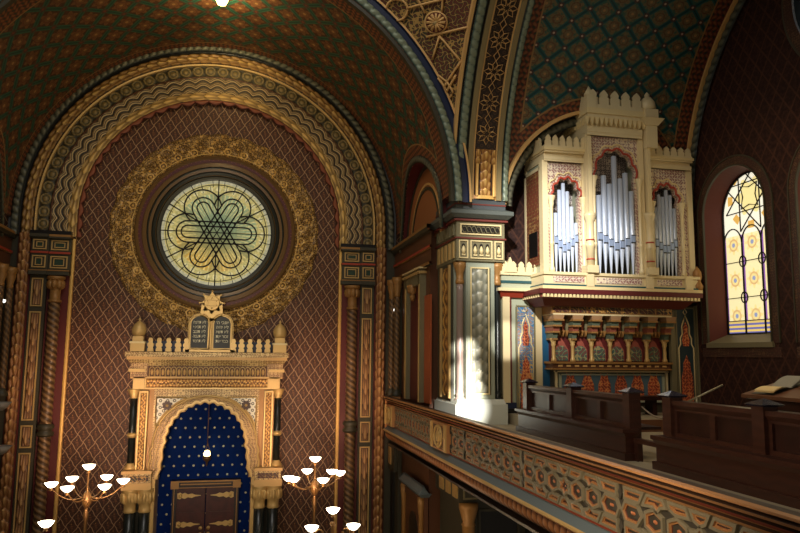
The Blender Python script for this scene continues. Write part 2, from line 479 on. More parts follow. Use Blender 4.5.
def m_rose(T):
    u, v = T.uv()                                     # local metres about the window centre
    r = (u*u+v*v).sq(); th = v.at2(u)
    n = T.noise(16, 2); pet = ((th*6).cos()*.5+.5)
    base = T.mix((v*.55+u*.25+.5).sm(-.15, .75), C(214, 170, 70), C(158, 176, 136))
    rays = ((th*60).sin()).gt(.35)*r.gt(.55)*r.lt(1.12)
    base = T.mix(rays*.55, base, C(246, 226, 150))
    base = T.mix((1-r.sm(.2, .95))*.75, base, T.mix(v.sm(-.6, .3), C(110, 112, 66), C(96, 122, 100)))
    base = T.mix((th*6+PI).cos().sm(.2, 1.)*r.gt(.75)*r.lt(1.1)*.6, base, C(110, 110, 70))
    bead = (((th*36).cos()*.5+.5)*(1-((r-1.24).abs()*9).mn(1.)))
    base = T.mix(r.gt(1.1), base, C(204, 190, 122)); base = T.mix(bead.gt(.3), base, C(222, 212, 160))
    base = T.mix(r.gt(1.4), base, C(190, 186, 160))
    return T.mix(n.sm(.3, .7)*.45, base, C(120, 128, 84))
M_ROSE = mat('rose_stained_glass', m_rose, .3, emit=.46)
def m_lanc(T):
    u, v = T.uv()                                     # u across from the centre, v above the sill
    cu = (u/.58+.5).fr()-.5; cv = (v/.78).fr()-.5
    x = cu*.58; y = cv*.78
    r = (x*x+y*y).sq(); th = y.at2(x)
    c = T.mix((cu.abs()).gt(.42), C(250, 236, 180), C(150, 104, 170))
    c = T.mix(r.lt((th*8).cos()*.05+.17)*.75, c, C(246, 222, 140))
    c = T.mix(((r-.12).abs()).lt(.02)*.8, c, C(214, 168, 116))
    c = T.mix(r.lt(.05), c, C(150, 160, 190))
    # round geometric top
    top = v.gt(2.15)
    y2 = v-2.95; r2 = (u*u+y2*y2).sq(); th2 = y2.at2(u)
    t = T.mix(r2.lt((th2*6).cos()*.08+.36), C(255, 250, 226), C(250, 232, 160))
    t = T.mix(((r2-.62).abs()).lt(.08)*(th2*8).cos().gt(.3), t, C(226, 178, 90))
    c = T.mix(top, c, t)
    sill = v.lt(.28)
    c2 = T.mix(((v/.09).fr()).gt(.5), C(110, 110, 170), C(232, 200, 110))
    return T.mix(sill, c, c2)
M_LANC = mat('pale_lancet_stained_glass', m_lanc, .3, emit=.85)
M_OCU = mat('bluish_oculus_glass', C(190, 214, 220), .3, emit=1.0)
M_LEAD = S('lead_came', C(30, 26, 30), .5, .3)
M_BOWL = mat('lit_opal_glass', C(255, 236, 205), .3, emit=9.0)
M_BULB = mat('lit_bulb', C(255, 214, 120), .3, emit=14.0)
M_FLAME = mat('lit_lamp_glass', C(255, 226, 150), .3, emit=8.0)
M_BRASS = S('aged_brass', C(120, 88, 50), .4, .5)
M_GREYLAMP = S('grey_dish_lamp', C(130, 126, 118), .4); M_WHITE = mat('small_white_light', C(255, 250, 240), .4, emit=2.5)
M_TABLET = S('black_tablet_stone', C(22, 22, 20), .5); M_LETTER = S('pale_lettering', C(222, 214, 180), .5)
M_PAPER = S('lit_yellow_page', C(236, 206, 140), .7); M_PAPERW = S('white_page', C(150, 146, 128), .7)  # lower page coloured as lit, upper page left greyer
M_ROPE = S('grey_rope', C(120, 104, 84), .7); M_STEEL = S('brushed_steel', C(170, 160, 130), .35, .6)
def m_spiral(T):
    h = T.attr('h'); return T.mix(h.sm(.3, .8), C(84, 62, 42), C(140, 108, 70))
M_SPIRAL = mat('spiral_gilt_shaft', m_spiral, .4, .1)
def m_spanw(T):
    u, v = T.uv(); a, b = cells(T, .17, .17, (u, v)); r = (a*a+b*b).sq()
    return T.mix((r-.24).abs().lt(.09), C(232, 226, 206), C(70, 60, 44))
M_SPAN = mat('white_fretted_spandrel', m_spanw, .5)
M_ORANGE_BR = S('orange_brown_plaster', C(158, 98, 54), .55); M_REVEAL = S('terracotta_reveal', C(94, 40, 28), .6)
M_ARKG = mat('engraved_ark_gold', arab(C(176, 144, 92), C(222, 192, 132), C(140, 106, 64), 52, .5), .45, .1)
M_ARKT = mat('engraved_ark_tan', arab(C(160, 122, 78), C(204, 166, 110), C(116, 82, 50), 70, .5), .45, .1)
M_WINFR = mat('window_border_paint', arab(C(52, 34, 26), C(96, 68, 44), C(70, 34, 26), 60, .4), .55)
M_PIPEBG = mat('grey_lace_ground', arab(C(120, 110, 112), C(206, 196, 186), C(96, 84, 86), 60, .5), .5)
# ================================================================= the building
XC, ZC, R = -.84, 3.5, 5.15          # axis and radius of the ark vault
YE, YN = 20.0, 14.2                  # ark wall, near arch
XR, XL = XC+R, XC-R
X1, X2, XS = 4.45, 5.6, 10.1         # near face of the organ arch, its far face, the south wall
YC, RS, ZS = 8.9, 5.45, 3.4           # organ arch: centre depth, radius, springing height
YO = 15.4                            # wall behind the organ
ZF = -6.0                            # hall floor
ZG, ZP = -1.42, -1.2                 # gallery floor, organ platform
def struct(o): o['kind'] = 'structure'; return o
def S_(mb, name, mats, parent=None): return struct(mb.build(name, mats, parent))

S_(MB().box(-12, 4.6, -3, 20.4, ZF-.2, ZF), 'floor', M_HALLFL)
fl = MB().box(4.4, XS+.4, -3, YO+.1, ZG-.25, ZG)
fl.box(5.65, XS+.4, 12.6, YO+.1, ZG, ZP)
S_(fl, 'floor_gallery', M_CARPET)
S_(MB().box(5.65, XS, 12.54, 12.6, ZG, ZP+.01), 'trim_1', M_STEP)

# back wall with the painted lattice
wm = MB(); wm.add([(XL-.6, YE, ZF), (XR+.6, YE, ZF), (XR+.6, YE, 9.2), (XL-.6, YE, 9.2)], [(0, 1, 2, 3)])
wm.box(XL-.6, XR+.6, YE+.02, YE+.3, ZF, 9.2)
S_(wm, 'wall_east', M_LAT)

# barrel vaults with lunettes cut out
def vault(axis, c, zc, r, d0, d1, holes, rim0, rim1, a0=0., a1=PI, zleg=None):
    na = int((a1-a0)*r/.06); nd = int(abs(d1-d0)/.06)
    A = np.linspace(a0, a1, na)[:, None]; Dp = np.linspace(d0, d1, nd)[None, :]
    X_ = c+r*np.cos(A)+0*Dp; Z_ = zc+r*np.sin(A)+0*Dp; D_ = Dp+0*A
    P = np.stack([X_, D_, Z_] if axis == 'y' else [D_, X_, Z_], -1)
    UV = np.stack([A*r+0*Dp, D_], -1)
    E_ = np.minimum(D_-d0-rim0, d1-D_-rim1)
    keep = np.ones((na, nd), bool)
    for hc, hz, hr, sgn in holes:                     # holes run along the other axis
        rr = np.hypot(D_-hc, Z_-hz); side = (np.cos(A) > 0) if sgn > 0 else (np.cos(A) < 0)
        rr = np.where(Z_ < hz, np.abs(D_-hc), rr)
        rr = np.where(side+0*Dp.astype(bool), rr, 99)
        E_ = np.minimum(E_, rr-hr-(.42 if axis == 'y' else .32))
        keep &= ~(rr < hr)
    mb = MB(); mb.grid(P, UV, None, E_, 0, keep=keep, smooth=True); return mb
LUN = (17.0, 2.85, 2.0)             # ark vault lunette: centre depth, centre height, radius
S_(vault('y', XC, ZC, R, YN, YE, [(*LUN, 1), (*LUN, -1)], .95, .55), 'ceiling_ark', M_VARK)
LUS = (7.75, 3.35, 2.15)             # lunette above the organ
S_(vault('x', YC, ZS, RS+.12, X2, XS, [(*LUS, 1)], .3, .35), 'ceiling_organ', M_VSOU)

def lunette_curve(c, hz, hr, wallfn, n=60, zl=None):
    pts = []
    if zl is not None: pts += [(c+hr, z) for z in np.linspace(zl, hz, 6)[:-1]]
    pts += [(c+hr*math.cos(a), hz+hr*math.sin(a)) for a in np.linspace(0, PI, n)]
    if zl is not None: pts += [(c-hr, z) for z in np.linspace(hz, zl, 6)[1:]]
    return pts
def side_wall(sg):
    """wall, lunette and entablature at the side of the ark bay; sg = 1 right, -1 left"""
    nm = 'right' if sg > 0 else 'left'; xw = XC+sg*(R+.02); th = .3*sg
    w = MB(); w.box(xw, xw+th, YN+1.95, YE, ZF, 3.05)
    S_(w, 'wall_'+nm, M_BROWN)
    # lunette field
    l = MB(); pts = lunette_curve(LUN[0], LUN[1], LUN[2], None)
    l.prism(pts, 'x', xw+sg*.10, xw+sg*.14, 0)
    for k, (f0, f1, mi) in enumerate(((.94, 1., 1), (.72, .75, 2), (.66, .70, 1))):
        A = [(LUN[0]+(p[0]-LUN[0])*f0, LUN[1]+(p[1]-LUN[1])*f0) for p in pts]; B = [(LUN[0]+(p[0]-LUN[0])*f1, LUN[1]+(p[1]-LUN[1])*f1) for p in pts]
        l.bridge(A, B, 'x', xw+sg*.08, xw+sg*.11, mi)
    S_(l, 'wall_lunette_'+nm, [M_ORANGE_BR, M_OLD, M_TANG])
    b = MB()                                          # bead along the lunette edge, on the vault surface
    O = []; Wd = []; Hd = []
    for a in np.linspace(0, PI, 90):
        y = LUN[0]+LUN[2]*math.cos(a); z = LUN[1]+LUN[2]*math.sin(a)
        x = XC+sg*math.sqrt(max(.01, R*R-max(0, z-ZC)**2))
        O.append((x, y, z)); Wd.append((0, math.cos(a), math.sin(a))); Hd.append((-sg, 0, 0))
    p = Path(O, Wd, Hd)
    relief(b, p, -.02, .17, h_bead(.16, .07), 7, .02)
    p2 = MB(); P = np.stack([p.O, p.O+np.array((sg*.6, 0, 0))], 1); b.grid(P, None, None, None, 1)
    t = S_(b, 'trim_'+('2' if sg > 0 else '3'), [M_RBEADD, M_DKRED])
    # cornice band under the lunette
    e = MB(); pl = p_line((xw, YN+1.6, 2.15), (xw, YE, 2.15), (0, 0, 1), (-sg, 0, 0))
    mould(e, pl, [(0, 0), (0, .1), (.06, .12), (.06, .06), (.38, .06), (.4, .1), (.46, .1), (.46, .06), (.78, .06), (.8, .14), (.88, .18), (.95, .18), (.95, 0)],
          [0, 1, 0, 2, 1, 3, 0, 2, 0, 0, 1, 0])
    return S_(e, 'trim_'+('4' if sg > 0 else '5'), [M_OLD, M_GOLDD, M_BROWN, M_RED])
side_wall(1); side_wall(-1)

# wall behind the organ and lunette recess above it
w = MB(); w.box(5.75, XS+.3, YO, YO+.3, ZG, 6.3)
S_(w, 'wall_organ', M_SOUTH)
w = MB(); w.box(5.2, 5.75, YO, YO+.3, 3.5, 6.3); S_(w, 'wall_lunette_organ', M_SOUTH)
b = MB(); O = []; Wd = []; Hd = []
for a in np.linspace(0, PI, 110):
    x = LUS[0]+LUS[2]*math.cos(a); z = LUS[1]+LUS[2]*math.sin(a); y = YC+math.sqrt((RS+.12)**2-max(0, z-ZS)**2)
    O.append((x, y, z)); Wd.append((math.cos(a), 0, math.sin(a))); Hd.append((0, -1, 0))
p = Path(O, Wd, Hd)
mould(b, p, [(.0, .0), (.0, .09), (.07, .09), (.09, .02)], [0, 0, 0])
relief(b, p, -.22, -.01, h_bead(.15, .07), 7, -.12, mi=1)
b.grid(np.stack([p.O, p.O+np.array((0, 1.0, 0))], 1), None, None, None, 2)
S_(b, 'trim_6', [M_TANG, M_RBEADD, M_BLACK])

# ---- south wall with its round-headed windows and the oculus
WIN = [(12.8, 0), (10.05, 1)]; OHW, OSILL, OSPR = .95, .34, 3.14
OCU = (9.35, 6.75, 1.5)
def south_wall():
    ys = np.arange(3.0, YO+.31, .05); zs = np.arange(ZG-.1, 9.2, .05)
    Yg, Zg = np.meshgrid(ys, zs, indexing='ij')
    P = np.stack([np.full_like(Yg, XS), Yg, Zg], -1)
    keep = np.ones(Yg.shape, bool)
    for yc, _ in WIN:
        inside = (np.abs(Yg+.025-yc) < OHW+.02) & (Zg+.025 > OSILL) & (Zg+.025 < OSPR)
        inside |= (np.hypot(Yg+.025-yc, Zg+.025-OSPR) < OHW+.02) & (Zg+.025 >= OSPR)
        keep &= ~inside
    keep &= ~(np.hypot(Yg-OCU[0], Zg-OCU[1]) < OCU[2])
    mb = MB(); mb.grid(P, np.stack([Yg, Zg], -1), None, None, 0, keep=keep)
    S_(mb, 'wall_south', M_SOUTH)
south_wall()
def arch_outline(yc, hw, sill, spr, n=28):
    return [(yc+hw, sill)]+[(yc+hw*math.cos(a), spr+hw*math.sin(a)) for a in np.linspace(0, PI, n)]+[(yc-hw, sill)]
def lancet(k, yc):
    rt = thing('window_%d' % k, None, None, (XS, yc, OSILL), kind='structure')
    A = arch_outline(yc, OHW, OSILL, OSPR)
    # painted band round the opening
    f = MB(); B = arch_outline(yc, OHW+.2, OSILL-.02, OSPR); A2 = arch_outline(yc, OHW+.03, OSILL-.02, OSPR)
    f.bridge(A, A2, 'x', XS-.05, XS, 1); f.bridge(A2, B, 'x', XS-.02, XS, 0)
    Bo = arch_outline(yc, OHW+.23, OSILL-.02, OSPR); f.bridge(B, Bo, 'x', XS-.035, XS, 1)
    f.box(XS-.02, XS, yc-OHW-.23, yc+OHW+.23, OSILL-.3, OSILL-.1, 0)
    f.build('window_frame', [M_WINFR, M_OLD], rt)
    # splayed red reveal
    gx, ghw = XS+.42, .87
    G = arch_outline(yc, ghw, OSILL+.2, OSPR)
    v = MB(); n = len(A)
    v.add([(XS, *p) for p in A]+[(gx, *p) for p in G], [(i, i+1, n+i+1, n+i) for i in range(n-1)])
    v.build('reveal', M_REVEAL, rt)
    s = MB(); s.add([(XS-.06, A[0][0]+.05, OSILL), (XS-.06, A[-1][0]-.05, OSILL), (gx, G[-1][0], OSILL+.2), (gx, G[0][0], OSILL+.2)], [(0, 1, 2, 3)])
    s.box(XS-.06, XS+.0, yc-OHW-.05, yc+OHW+.05, OSILL-.1, OSILL)
    s.build('sill', M_OLIVE, rt)
    g = MB(); g.add([(gx+.01, *p) for p in G], [tuple(range(n))], 0, [(p[0]-yc, p[1]-OSILL-.2) for p in G])
    g.build('stained_glass', M_LANC, rt)
    t = MB(); x = gx-.01; z0 = OSILL+.2
    L = lambda pts, r=.014, cl=False: t.tube([(x, yc+a, z0+b) for a, b in pts], r, 4, closed=cl)
    for a in (-.29, .29): L([(a, 0), (a, 1.95)], .02)
    for a in (-.58, 0, .58):
        if abs(a) < .6: L([(a+.29*math.cos(q), 1.95+.36*math.sin(q)) for q in np.linspace(0, PI, 13)], .016)
    for j in range(1, 3):
        for a in (-.29, .29): L([(a+.1*math.cos(q), j*.78-.0+.12*math.sin(q)) for q in np.linspace(0, 2*PI, 12, endpoint=False)], .014, True)
        L([(-.87, j*.78), (.87, j*.78)], .012)
    L([(-.87, .28), (.87, .28)], .012)
    L([((.36, .19)[j % 2]*math.cos(PI/4+PI/4*j), 2.95+(.36, .19)[j % 2]*math.sin(PI/4+PI/4*j)) for j in range(8)], .014, True)
    for j in range(8):
        q = PI/8+PI/4*j; q2 = q+PI/4*3
        L([(.8*math.cos(q), 2.95+.8*math.sin(q)), (.8*math.cos(q2), 2.95+.8*math.sin(q2))], .014)
    L([*[(p[0]-yc, p[1]-z0) for p in arch_outline(yc, ghw-.01, z0, OSPR)]], .025)
    L([(-.87, .0), (.87, .0)], .025)
    t.build('lead_tracery', M_LEAD, rt)
lancet(2, WIN[0][0]); lancet(3, WIN[1][0])
oc = thing('window_4', None, None, (XS, OCU[0], OCU[1]), kind='structure')
m = MB(); q = [(OCU[0]+OCU[2]*math.cos(a), OCU[1]+OCU[2]*math.sin(a)) for a in np.linspace(0, 2*PI, 64, endpoint=False)]
sc = lambda f: [(OCU[0]+(p[0]-OCU[0])*f, OCU[1]+(p[1]-OCU[1])*f) for p in q]
m.bridge(sc(.97), sc(1.12), 'x', XS-.05, XS, 0, True); m.bridge(sc(1.12), sc(1.16), 'x', XS-.03, XS, 1, True)
m.build('window_frame', [M_WINFR, M_OLD], oc)
m = MB(); n = len(q); m.add([(XS, *p) for p in sc(1)]+[(XS+.45, *p) for p in sc(.86)], [(i, (i+1) % n, n+(i+1) % n, n+i) for i in range(n)]); m.build('reveal', M_BLACK, oc)
m = MB(); m.add([(XS+.44, *p) for p in sc(.87)], [tuple(range(n))]); m.build('stained_glass', M_OCU, oc)
m = MB()
for a in np.linspace(0, PI, 6, endpoint=False): m.tube([(XS+.43, OCU[0]+s*1.3*math.cos(a), OCU[1]+s*1.3*math.sin(a)) for s in (-1, 1)], .02, 4)
m.tube([(XS+.43, *p) for p in sc(.5)], .02, 4, closed=True); m.build('lead_tracery', M_LEAD, oc)
# wall arch where the organ vault meets the south wall
m = MB(); p = p_arch(YC, ZS, RS-.12, None, 'x', XS-.02, hsign=-1)
relief(m, p, -.22, .0, h_bead(.2, .07), 7, .03, 0); mould(m, p, [(.0, 0), (.0, .12), (.06, .12), (.1, .02), (.25, .02)], [1, 1, 1, 2])
S_(m, 'trim_7', [M_RBEADD, M_TANG, M_DKRED])

# ---- near arch of the ark bay: bead, dark fascia and gilt line
m = MB(); p = p_arch(XC, 3.3, R, None, 'y', YN, hsign=-1)
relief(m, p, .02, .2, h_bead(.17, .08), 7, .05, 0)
mould(m, p, [(-.06, -.1), (-.06, .04), (.02, .04)], [2, 2]); mould(m, p, [(.2, .04), (.2, .0), (.34, .0), (.36, .06), (.41, .06), (.43, -.04)], [1, 1, 1, 3, 3])
S_(m, 'trim_8', [M_RBEAD, M_NAVY, M_OLD, M_TANG])
# ---- organ arch: front bead and soffit with strapwork stars
m = MB(); p = p_arch(YC, ZS, RS, None, 'x', X1, soffit=True)
relief(m, p, -.02, .17, h_bead(.17, .06), 7, .03, 0)
mould(m, p, [(-.12, -.2), (-.12, .02), (-.06, .02), (-.02, .02)], [6, 6, 1])
mould(m, p, [(.17, .03), (.17, .0), (.22, .0), (.22, .05), (.33, .05), (.34, .03), (.37, .03), (.37, .0), (.86, .0), (.86, .03), (.89, .03), (.9, .05), (1.0, .05), (1.0, .0), (1.03, .0)],
      [1, 1, 2, 3, 3, 4, 4, 5, 4, 4, 2, 3, 3, 1])
relief(m, p, 1.03, 1.17, h_bead(.15, .06), 7, .02, 0)
m.grid(np.stack([p.O+p.W*1.17, p.O+p.W*1.17-p.H*.4], 1), None, None, None, 1)
def m_sof(T):
    u, v = T.uv(); a, b = cells(T, .16, .16, (u, v)); r = (a*a+b*b).sq()
    return T.mix(((r-.25).abs()).lt(.1)*.5, C(38, 26, 20), C(96, 66, 44))
M_DKSOF = mat('dark_soffit_field', m_sof, .5)
S_(m, 'trim_9', [M_RBEAD, M_BLACK, M_OLIVE, S('olive_gold_paint', C(142, 124, 82)), M_TANG, M_DKSOF, M_TANG])
st = MB()
def sof(a_len, w, h=.012):
    a = a_len/RS; return np.array((X1+w, YC+(RS-h)*math.cos(a), ZS+(RS-h)*math.sin(a)))
def sof_poly(pts, r=.014, closed=True): st.tube([sof(*p) for p in pts], r, 4, closed=closed)
wc = .615; per = .66
for k in range(21):
    s0 = 1.46+k*per
    if s0 > RS*PI: break
    rot = PI/8
    for j in range(8):
        q = 2*PI*j/8; c = (s0+.12*math.cos(q), wc+.12*math.sin(q))
        sof_poly([(s0+.05*math.cos(q), wc+.05*math.sin(q)), (s0+.15*math.cos(q+.38), wc+.15*math.sin(q+.38)), (s0+.235*math.cos(q), wc+.235*math.sin(q)), (s0+.15*math.cos(q-.38), wc+.15*math.sin(q-.38))], .011)
    d = s0+per/2; sof_poly([(d-.1, wc), (d, wc+.07), (d+.1, wc), (d, wc-.07)], .012)
    for sg in (-1, 1): sof_poly([(d-.05, wc+sg*.235), (d, wc+sg*.13), (d+.05, wc+sg*.235)], .009, False)
S_(st, 'trim_10', M_TANG)
# carved gold panel at the foot of the soffit
gp = MB(); s1 = 1.12
def sofpath(s_0, s_1, w):
    aa = np.linspace(s_0/RS, s_1/RS, 60)
    return Path([(X1+w, YC+RS*math.cos(a), ZS+RS*math.sin(a)) for a in aa], [(1, 0, 0)]*60, [(0, -math.cos(a), -math.sin(a)) for a in aa])
relief(gp, sofpath(.08, s1, .39), .12, .37, h_leaf(.2, .06), 12, .02)
for wq in (.0, .39): relief(gp, sofpath(.08, .8, .39), wq+.01, wq+.09, h_round(.06), 6, .02)
relief(gp, sofpath(.8, s1, .39), .0, .12, h_leaf(.16, .05), 8, .02); relief(gp, sofpath(.8, s1, .39), .37, .48, h_leaf(.16, .05), 8, .02)
relief(gp, sofpath(.02, .1, .39), -.02, .5, h_round(.05), 6, .02)
S_(gp, 'trim_11', M_RGOLD)

# ---- pendentive between the two arches
PR = 7.35; PCN = np.array((XC, 9.05, 3.3))
def pend():
    zs = np.linspace(3.3, 8.2, 60); rows = []
    for z in zs:
        h1 = max(0, R+.38)**2-(z-3.3)**2; h2 = RS**2-(z-ZS)**2
        xa = XC+math.sqrt(max(h1, 0)); ya = YN
        xb = X1; yb = YC+math.sqrt(max(h2, 0))
        r1 = math.hypot(xa-XC, ya-9.05); r2 = math.hypot(xb-XC, yb-9.05)
        a1 = math.atan2(ya-9.05, xa-XC); a2 = math.atan2(yb-9.05, xb-XC)
        rows.append([(XC+(r1+(r2-r1)*t)*math.cos(a1+(a2-a1)*t), 9.05+(r1+(r2-r1)*t)*math.sin(a1+(a2-a1)*t), z) for t in np.linspace(0, 1, 20)])
    P = np.array(rows); d = np.linalg.norm(np.diff(P, axis=1), axis=2).cumsum(1); d = np.concatenate([np.zeros((len(zs), 1)), d], 1)
    UV = np.stack([d-d[:, -1:]/2, np.broadcast_to(zs[:, None]*1.25, d.shape)], -1)
    m = MB(); m.grid(P, UV, smooth=True); return m, P
m, PP = pend(); S_(m, 'ceiling_pendentive', M_ARAB_PEN)
m2, _ = pend(); m2.v = [(2*XC-x, y, z) for x, y, z in m2.v]; S_(m2, 'ceiling_pendentive_left', M_ARAB_PEN)
sm = MB()
_tri = [(PP[i, j], PP[i, j+1], PP[i+1, j+1], PP[i+1, j]) for i in range(59) for j in range(19)]
def on_pend(px, py):
    d = ray(px, py); best = None
    for a, b, c, e in _tri:
        for t0, t1, t2 in ((a, b, c), (a, c, e)):
            e1, e2 = t1-t0, t2-t0; h = np.cross(d, e2); q = e1@h
            if abs(q) < 1e-9: continue
            s = -t0; u = (s@h)/q
            if u < -.02 or u > 1.02: continue
            k = np.cross(s, e1); v = (d@k)/q
            if v < -.02 or u+v > 1.02: continue
            return d*((e2@k)/q)*.997
    return None
def strap(pts, r=.026, closed=False):
    dense = []
    pts = list(pts)+([pts[0]] if closed else [])
    for i in range(len(pts)-1):
        for t in np.linspace(0, 1, 5)[:-1]: dense.append((pts[i][0]+(pts[i+1][0]-pts[i][0])*t, pts[i][1]+(pts[i+1][1]-pts[i][1])*t))
    dense.append(pts[-1]); run = []
    for q in dense:
        p = on_pend(*q)
        if p is None:
            if len(run) > 1: sm.tube(run, r, 5)
            run = []
        else: run.append(p)
    if len(run) > 1: sm.tube(run, r, 5)
cpt = lambda cx, cy, r, n=18: [(cx+r*math.cos(2*PI*k/n), cy+r*math.sin(2*PI*k/n)) for k in range(n)]
ros = MB()
for cx, cy in ((396.8, 9.8), (436, 22.5)):
    strap(cpt(cx, cy, 10.8), closed=True)
    c0 = on_pend(cx, cy); rim = [on_pend(*q) for q in cpt(cx, cy, 10.2, 24)]
    if c0 is not None and all(x is not None for x in rim):
        c0 = c0*.996; ros.add([c0]+[x*.998 for x in rim], [(0, 1+k, 1+(k+1) % 24) for k in range(24)], 0)
        for k in range(12):
            a = c0+(rim[2*k]*.997-c0)*.9; ros.tube([c0, a], [.02, .035], 4, mi=1)
        ros.lathe([(.07, -.05), (.0, .05)], c0, 8, 2, ax='y')
strap([(411.8, 40.5), (470, 26.5)]); strap([(407, 8), (444, -1)]); strap([(425, 13), (414, -8)]); strap([(441.7, 12), (443, -6)])
strap([(439.5, 36), (429.8, 67.5)]); strap([(439.5, 36), (460.5, 61)]); strap([(429.8, 69), (447, 82), (461, 61)]); strap([(438, 78), (447, 91), (456, 75)]); strap([(447, 82), (453, 92), (447, 103), (442, 92)], closed=True)
S_(sm, 'trim_12', M_TANG)
if ros.v: S_(ros, 'trim_13', [M_DKRED, M_TANG, M_CREAM])

# ---- wall arch with its relief bands
XB, ZB = -.88, 3.62
wa = thing('trim_14', None, None, (XB, YE, 3.0), kind='structure')
def band(name, r0, w, hf, mats, base, zl=3.05, nw=10, cf=None, front=19.9):
    m = MB(); relief(m, p_arch(XB, ZB, r0, zl, 'y', front, .035), 0, w, hf, nw, base, 0, cf); return m.build(name, mats, wa)
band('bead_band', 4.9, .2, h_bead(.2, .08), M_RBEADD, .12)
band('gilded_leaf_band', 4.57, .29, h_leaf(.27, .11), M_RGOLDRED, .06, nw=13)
m = MB(); pth = p_arch(XB, ZB, 3.34, 3.05, 'y', 19.9, .06)
mould(m, pth, [(1.15, .0), (1.15, .12), (1.19, .14), (1.22, .06)], [0, 0, 0]); mould(m, pth, [(.8, 0), (.8, .07), (.84, .07)], [1, 1])
mould(m, pth, [(1.52, .0), (1.52, .06), (1.56, .06), (1.76, .1), (1.82, .12), (1.82, -.2)], [2, 2, 2, 2, 2])
m.build('gilt_fillet', [M_GOLD, M_BROWN, M_BLACK], wa)
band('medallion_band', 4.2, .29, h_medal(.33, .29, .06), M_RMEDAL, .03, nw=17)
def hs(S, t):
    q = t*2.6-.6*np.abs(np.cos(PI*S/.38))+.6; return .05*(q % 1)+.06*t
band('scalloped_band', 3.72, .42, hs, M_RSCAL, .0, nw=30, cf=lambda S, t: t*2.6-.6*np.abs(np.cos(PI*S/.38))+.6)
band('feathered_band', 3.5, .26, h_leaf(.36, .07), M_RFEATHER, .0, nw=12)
def hr2(S, t): return .05*np.clip(1-((((S/.36) % 1)-.5)/.5)**2, 0, 1)*np.ones_like(t)
rb = MB(); pth = p_arch(XB, ZB, 3.36, 3.05, 'y', 19.9, .03); T_ = np.linspace(0, 1, 6)[None]
amp = .5+.5*np.abs(np.sin(PI*pth.S/.36))[:, None]
P = pth.O[:, None]+pth.W[:, None]*((.16-.16*amp*(1-T_)))[..., None]+pth.H[:, None]*(.02+.05*T_*(1-T_)*4)[..., None]
rb.grid(P, None, 4*T_*(1-T_)*amp, None, 0); rb.build('red_scallop_band', M_RRED, wa)

# ---- rose window
RC = np.array((-.79, YE, 3.35))
rw = thing('window_1', None, None, tuple(RC), kind='structure')
def ringpath(rad, front, n=180):
    a = np.linspace(0, 2*PI, n)
    return Path([(RC[0]+rad*math.cos(q), front, RC[2]+rad*math.sin(q)) for q in a], [(math.cos(q), 0, math.sin(q)) for q in a], [(0, -1, 0)]*n)
m = MB(); n = 260; a = np.linspace(0, 2*PI, n); T_ = np.linspace(0, 1, 14)
outer = 2.78+.05*np.abs(np.sin(13*a))
rr = 2.12+(outer[:, None]-2.12)*T_[None]
hh = .03+.035*np.sin(a[:, None]*2.3*16+9*np.sin(rr*9))*np.sin(rr*22+3*np.sin(a[:, None]*37)); hh[:, -1] = 0
P = np.stack([RC[0]+rr*np.cos(a)[:, None], YE-.06-hh, RC[2]+rr*np.sin(a)[:, None]], -1)
P = np.concatenate([P, P[:, -1:]*np.array((1, 0, 1))+np.array((0, YE, 0))], 1)
UVr = np.concatenate([np.stack([a[:, None]*2.33+0*rr, rr], -1), np.stack([a*2.33, outer], -1)[:, None]], 1)
m.grid(P, UVr); m.build('gold_lace_ring', M_LACE, rw)
m = MB(); p = ringpath(1.5, YE)
prof = [(.66, .0), (.66, .16), (.62, .2), (.58, .16), (.56, .14), (.47, .14), (.45, .17), (.34, .2), (.32, .15), (.295, .14), (.22, .15), (.19, .12), (.12, .09), (.10, .11), (.08, .08), (.02, .06), (-.02, .05), (-.02, .0)]
mould(m, p, prof, [0, 0, 0, 0, 1, 0, 0, 2, 2, 0, 2, 2, 0, 2, 3, 2, 2])
m.build('round_frame', [S('dark_bronze_paint', C(112, 84, 48), .4), M_REDBAND, S('green_black_paint', C(30, 32, 24), .35), M_OLD], rw)
m = MB(); q = [(1.5*math.cos(x), 1.5*math.sin(x)) for x in np.linspace(0, 2*PI, 96, endpoint=False)]
m.add([(RC[0]+x, YE-.03, RC[2]+z) for x, z in q], [tuple(range(96))], 0, q); m.build('stained_glass', M_ROSE, rw)
m = MB(); F_ = lambda x, z: (RC[0]+x, YE-.045, RC[2]+z)
def TL(pts, r=.016, cl=False): m.tube([F_(*x) for x in pts], r, 4, closed=cl)
for k in range(3):
    a = PI*k/3; ca, sa = math.cos(a), math.sin(a)
    for hw, L_ in ((.3, .78), (.17, .78)):
        pts = [(L_+hw*math.cos(b), hw*math.sin(b)) for b in np.linspace(-PI/2, PI/2, 12)]+[(-L_-hw*math.cos(b), -hw*math.sin(b)) for b in np.linspace(-PI/2, PI/2, 12)]
        TL([(x*ca-y*sa, x*sa+y*ca) for x, y in pts], .026, True)
    TL([(-1.5*ca, -1.5*sa), (1.5*ca, 1.5*sa)], .016)
for k in range(6):
    a = PI*k/3; c = (.8*math.cos(a), .8*math.sin(a))
    TL([(c[0]+.5*math.cos(a+b), c[1]+.5*math.sin(a+b)) for b in np.linspace(-1.9, 1.9, 26)], .026)
    a += PI/6; TL([(.52*math.cos(a), .52*math.sin(a)), (1.5*math.cos(a), 1.5*math.sin(a))], .022)
    for b in np.linspace(-.34, .34, 4): TL([(1.3*math.cos(a+b), 1.3*math.sin(a+b)), (1.49*math.cos(a+b), 1.49*math.sin(a+b))], .01)
for k in range(36): TL([(1.17*math.cos(PI*k/18), 1.17*math.sin(PI*k/18)), (1.36*math.cos(PI*k/18), 1.36*math.sin(PI*k/18))], .008)
TL([(1.36*math.cos(x), 1.36*math.sin(x)) for x in np.linspace(0, 2*PI, 72, endpoint=False)], .012, True)
m.build('lead_tracery', M_LEAD, rw)
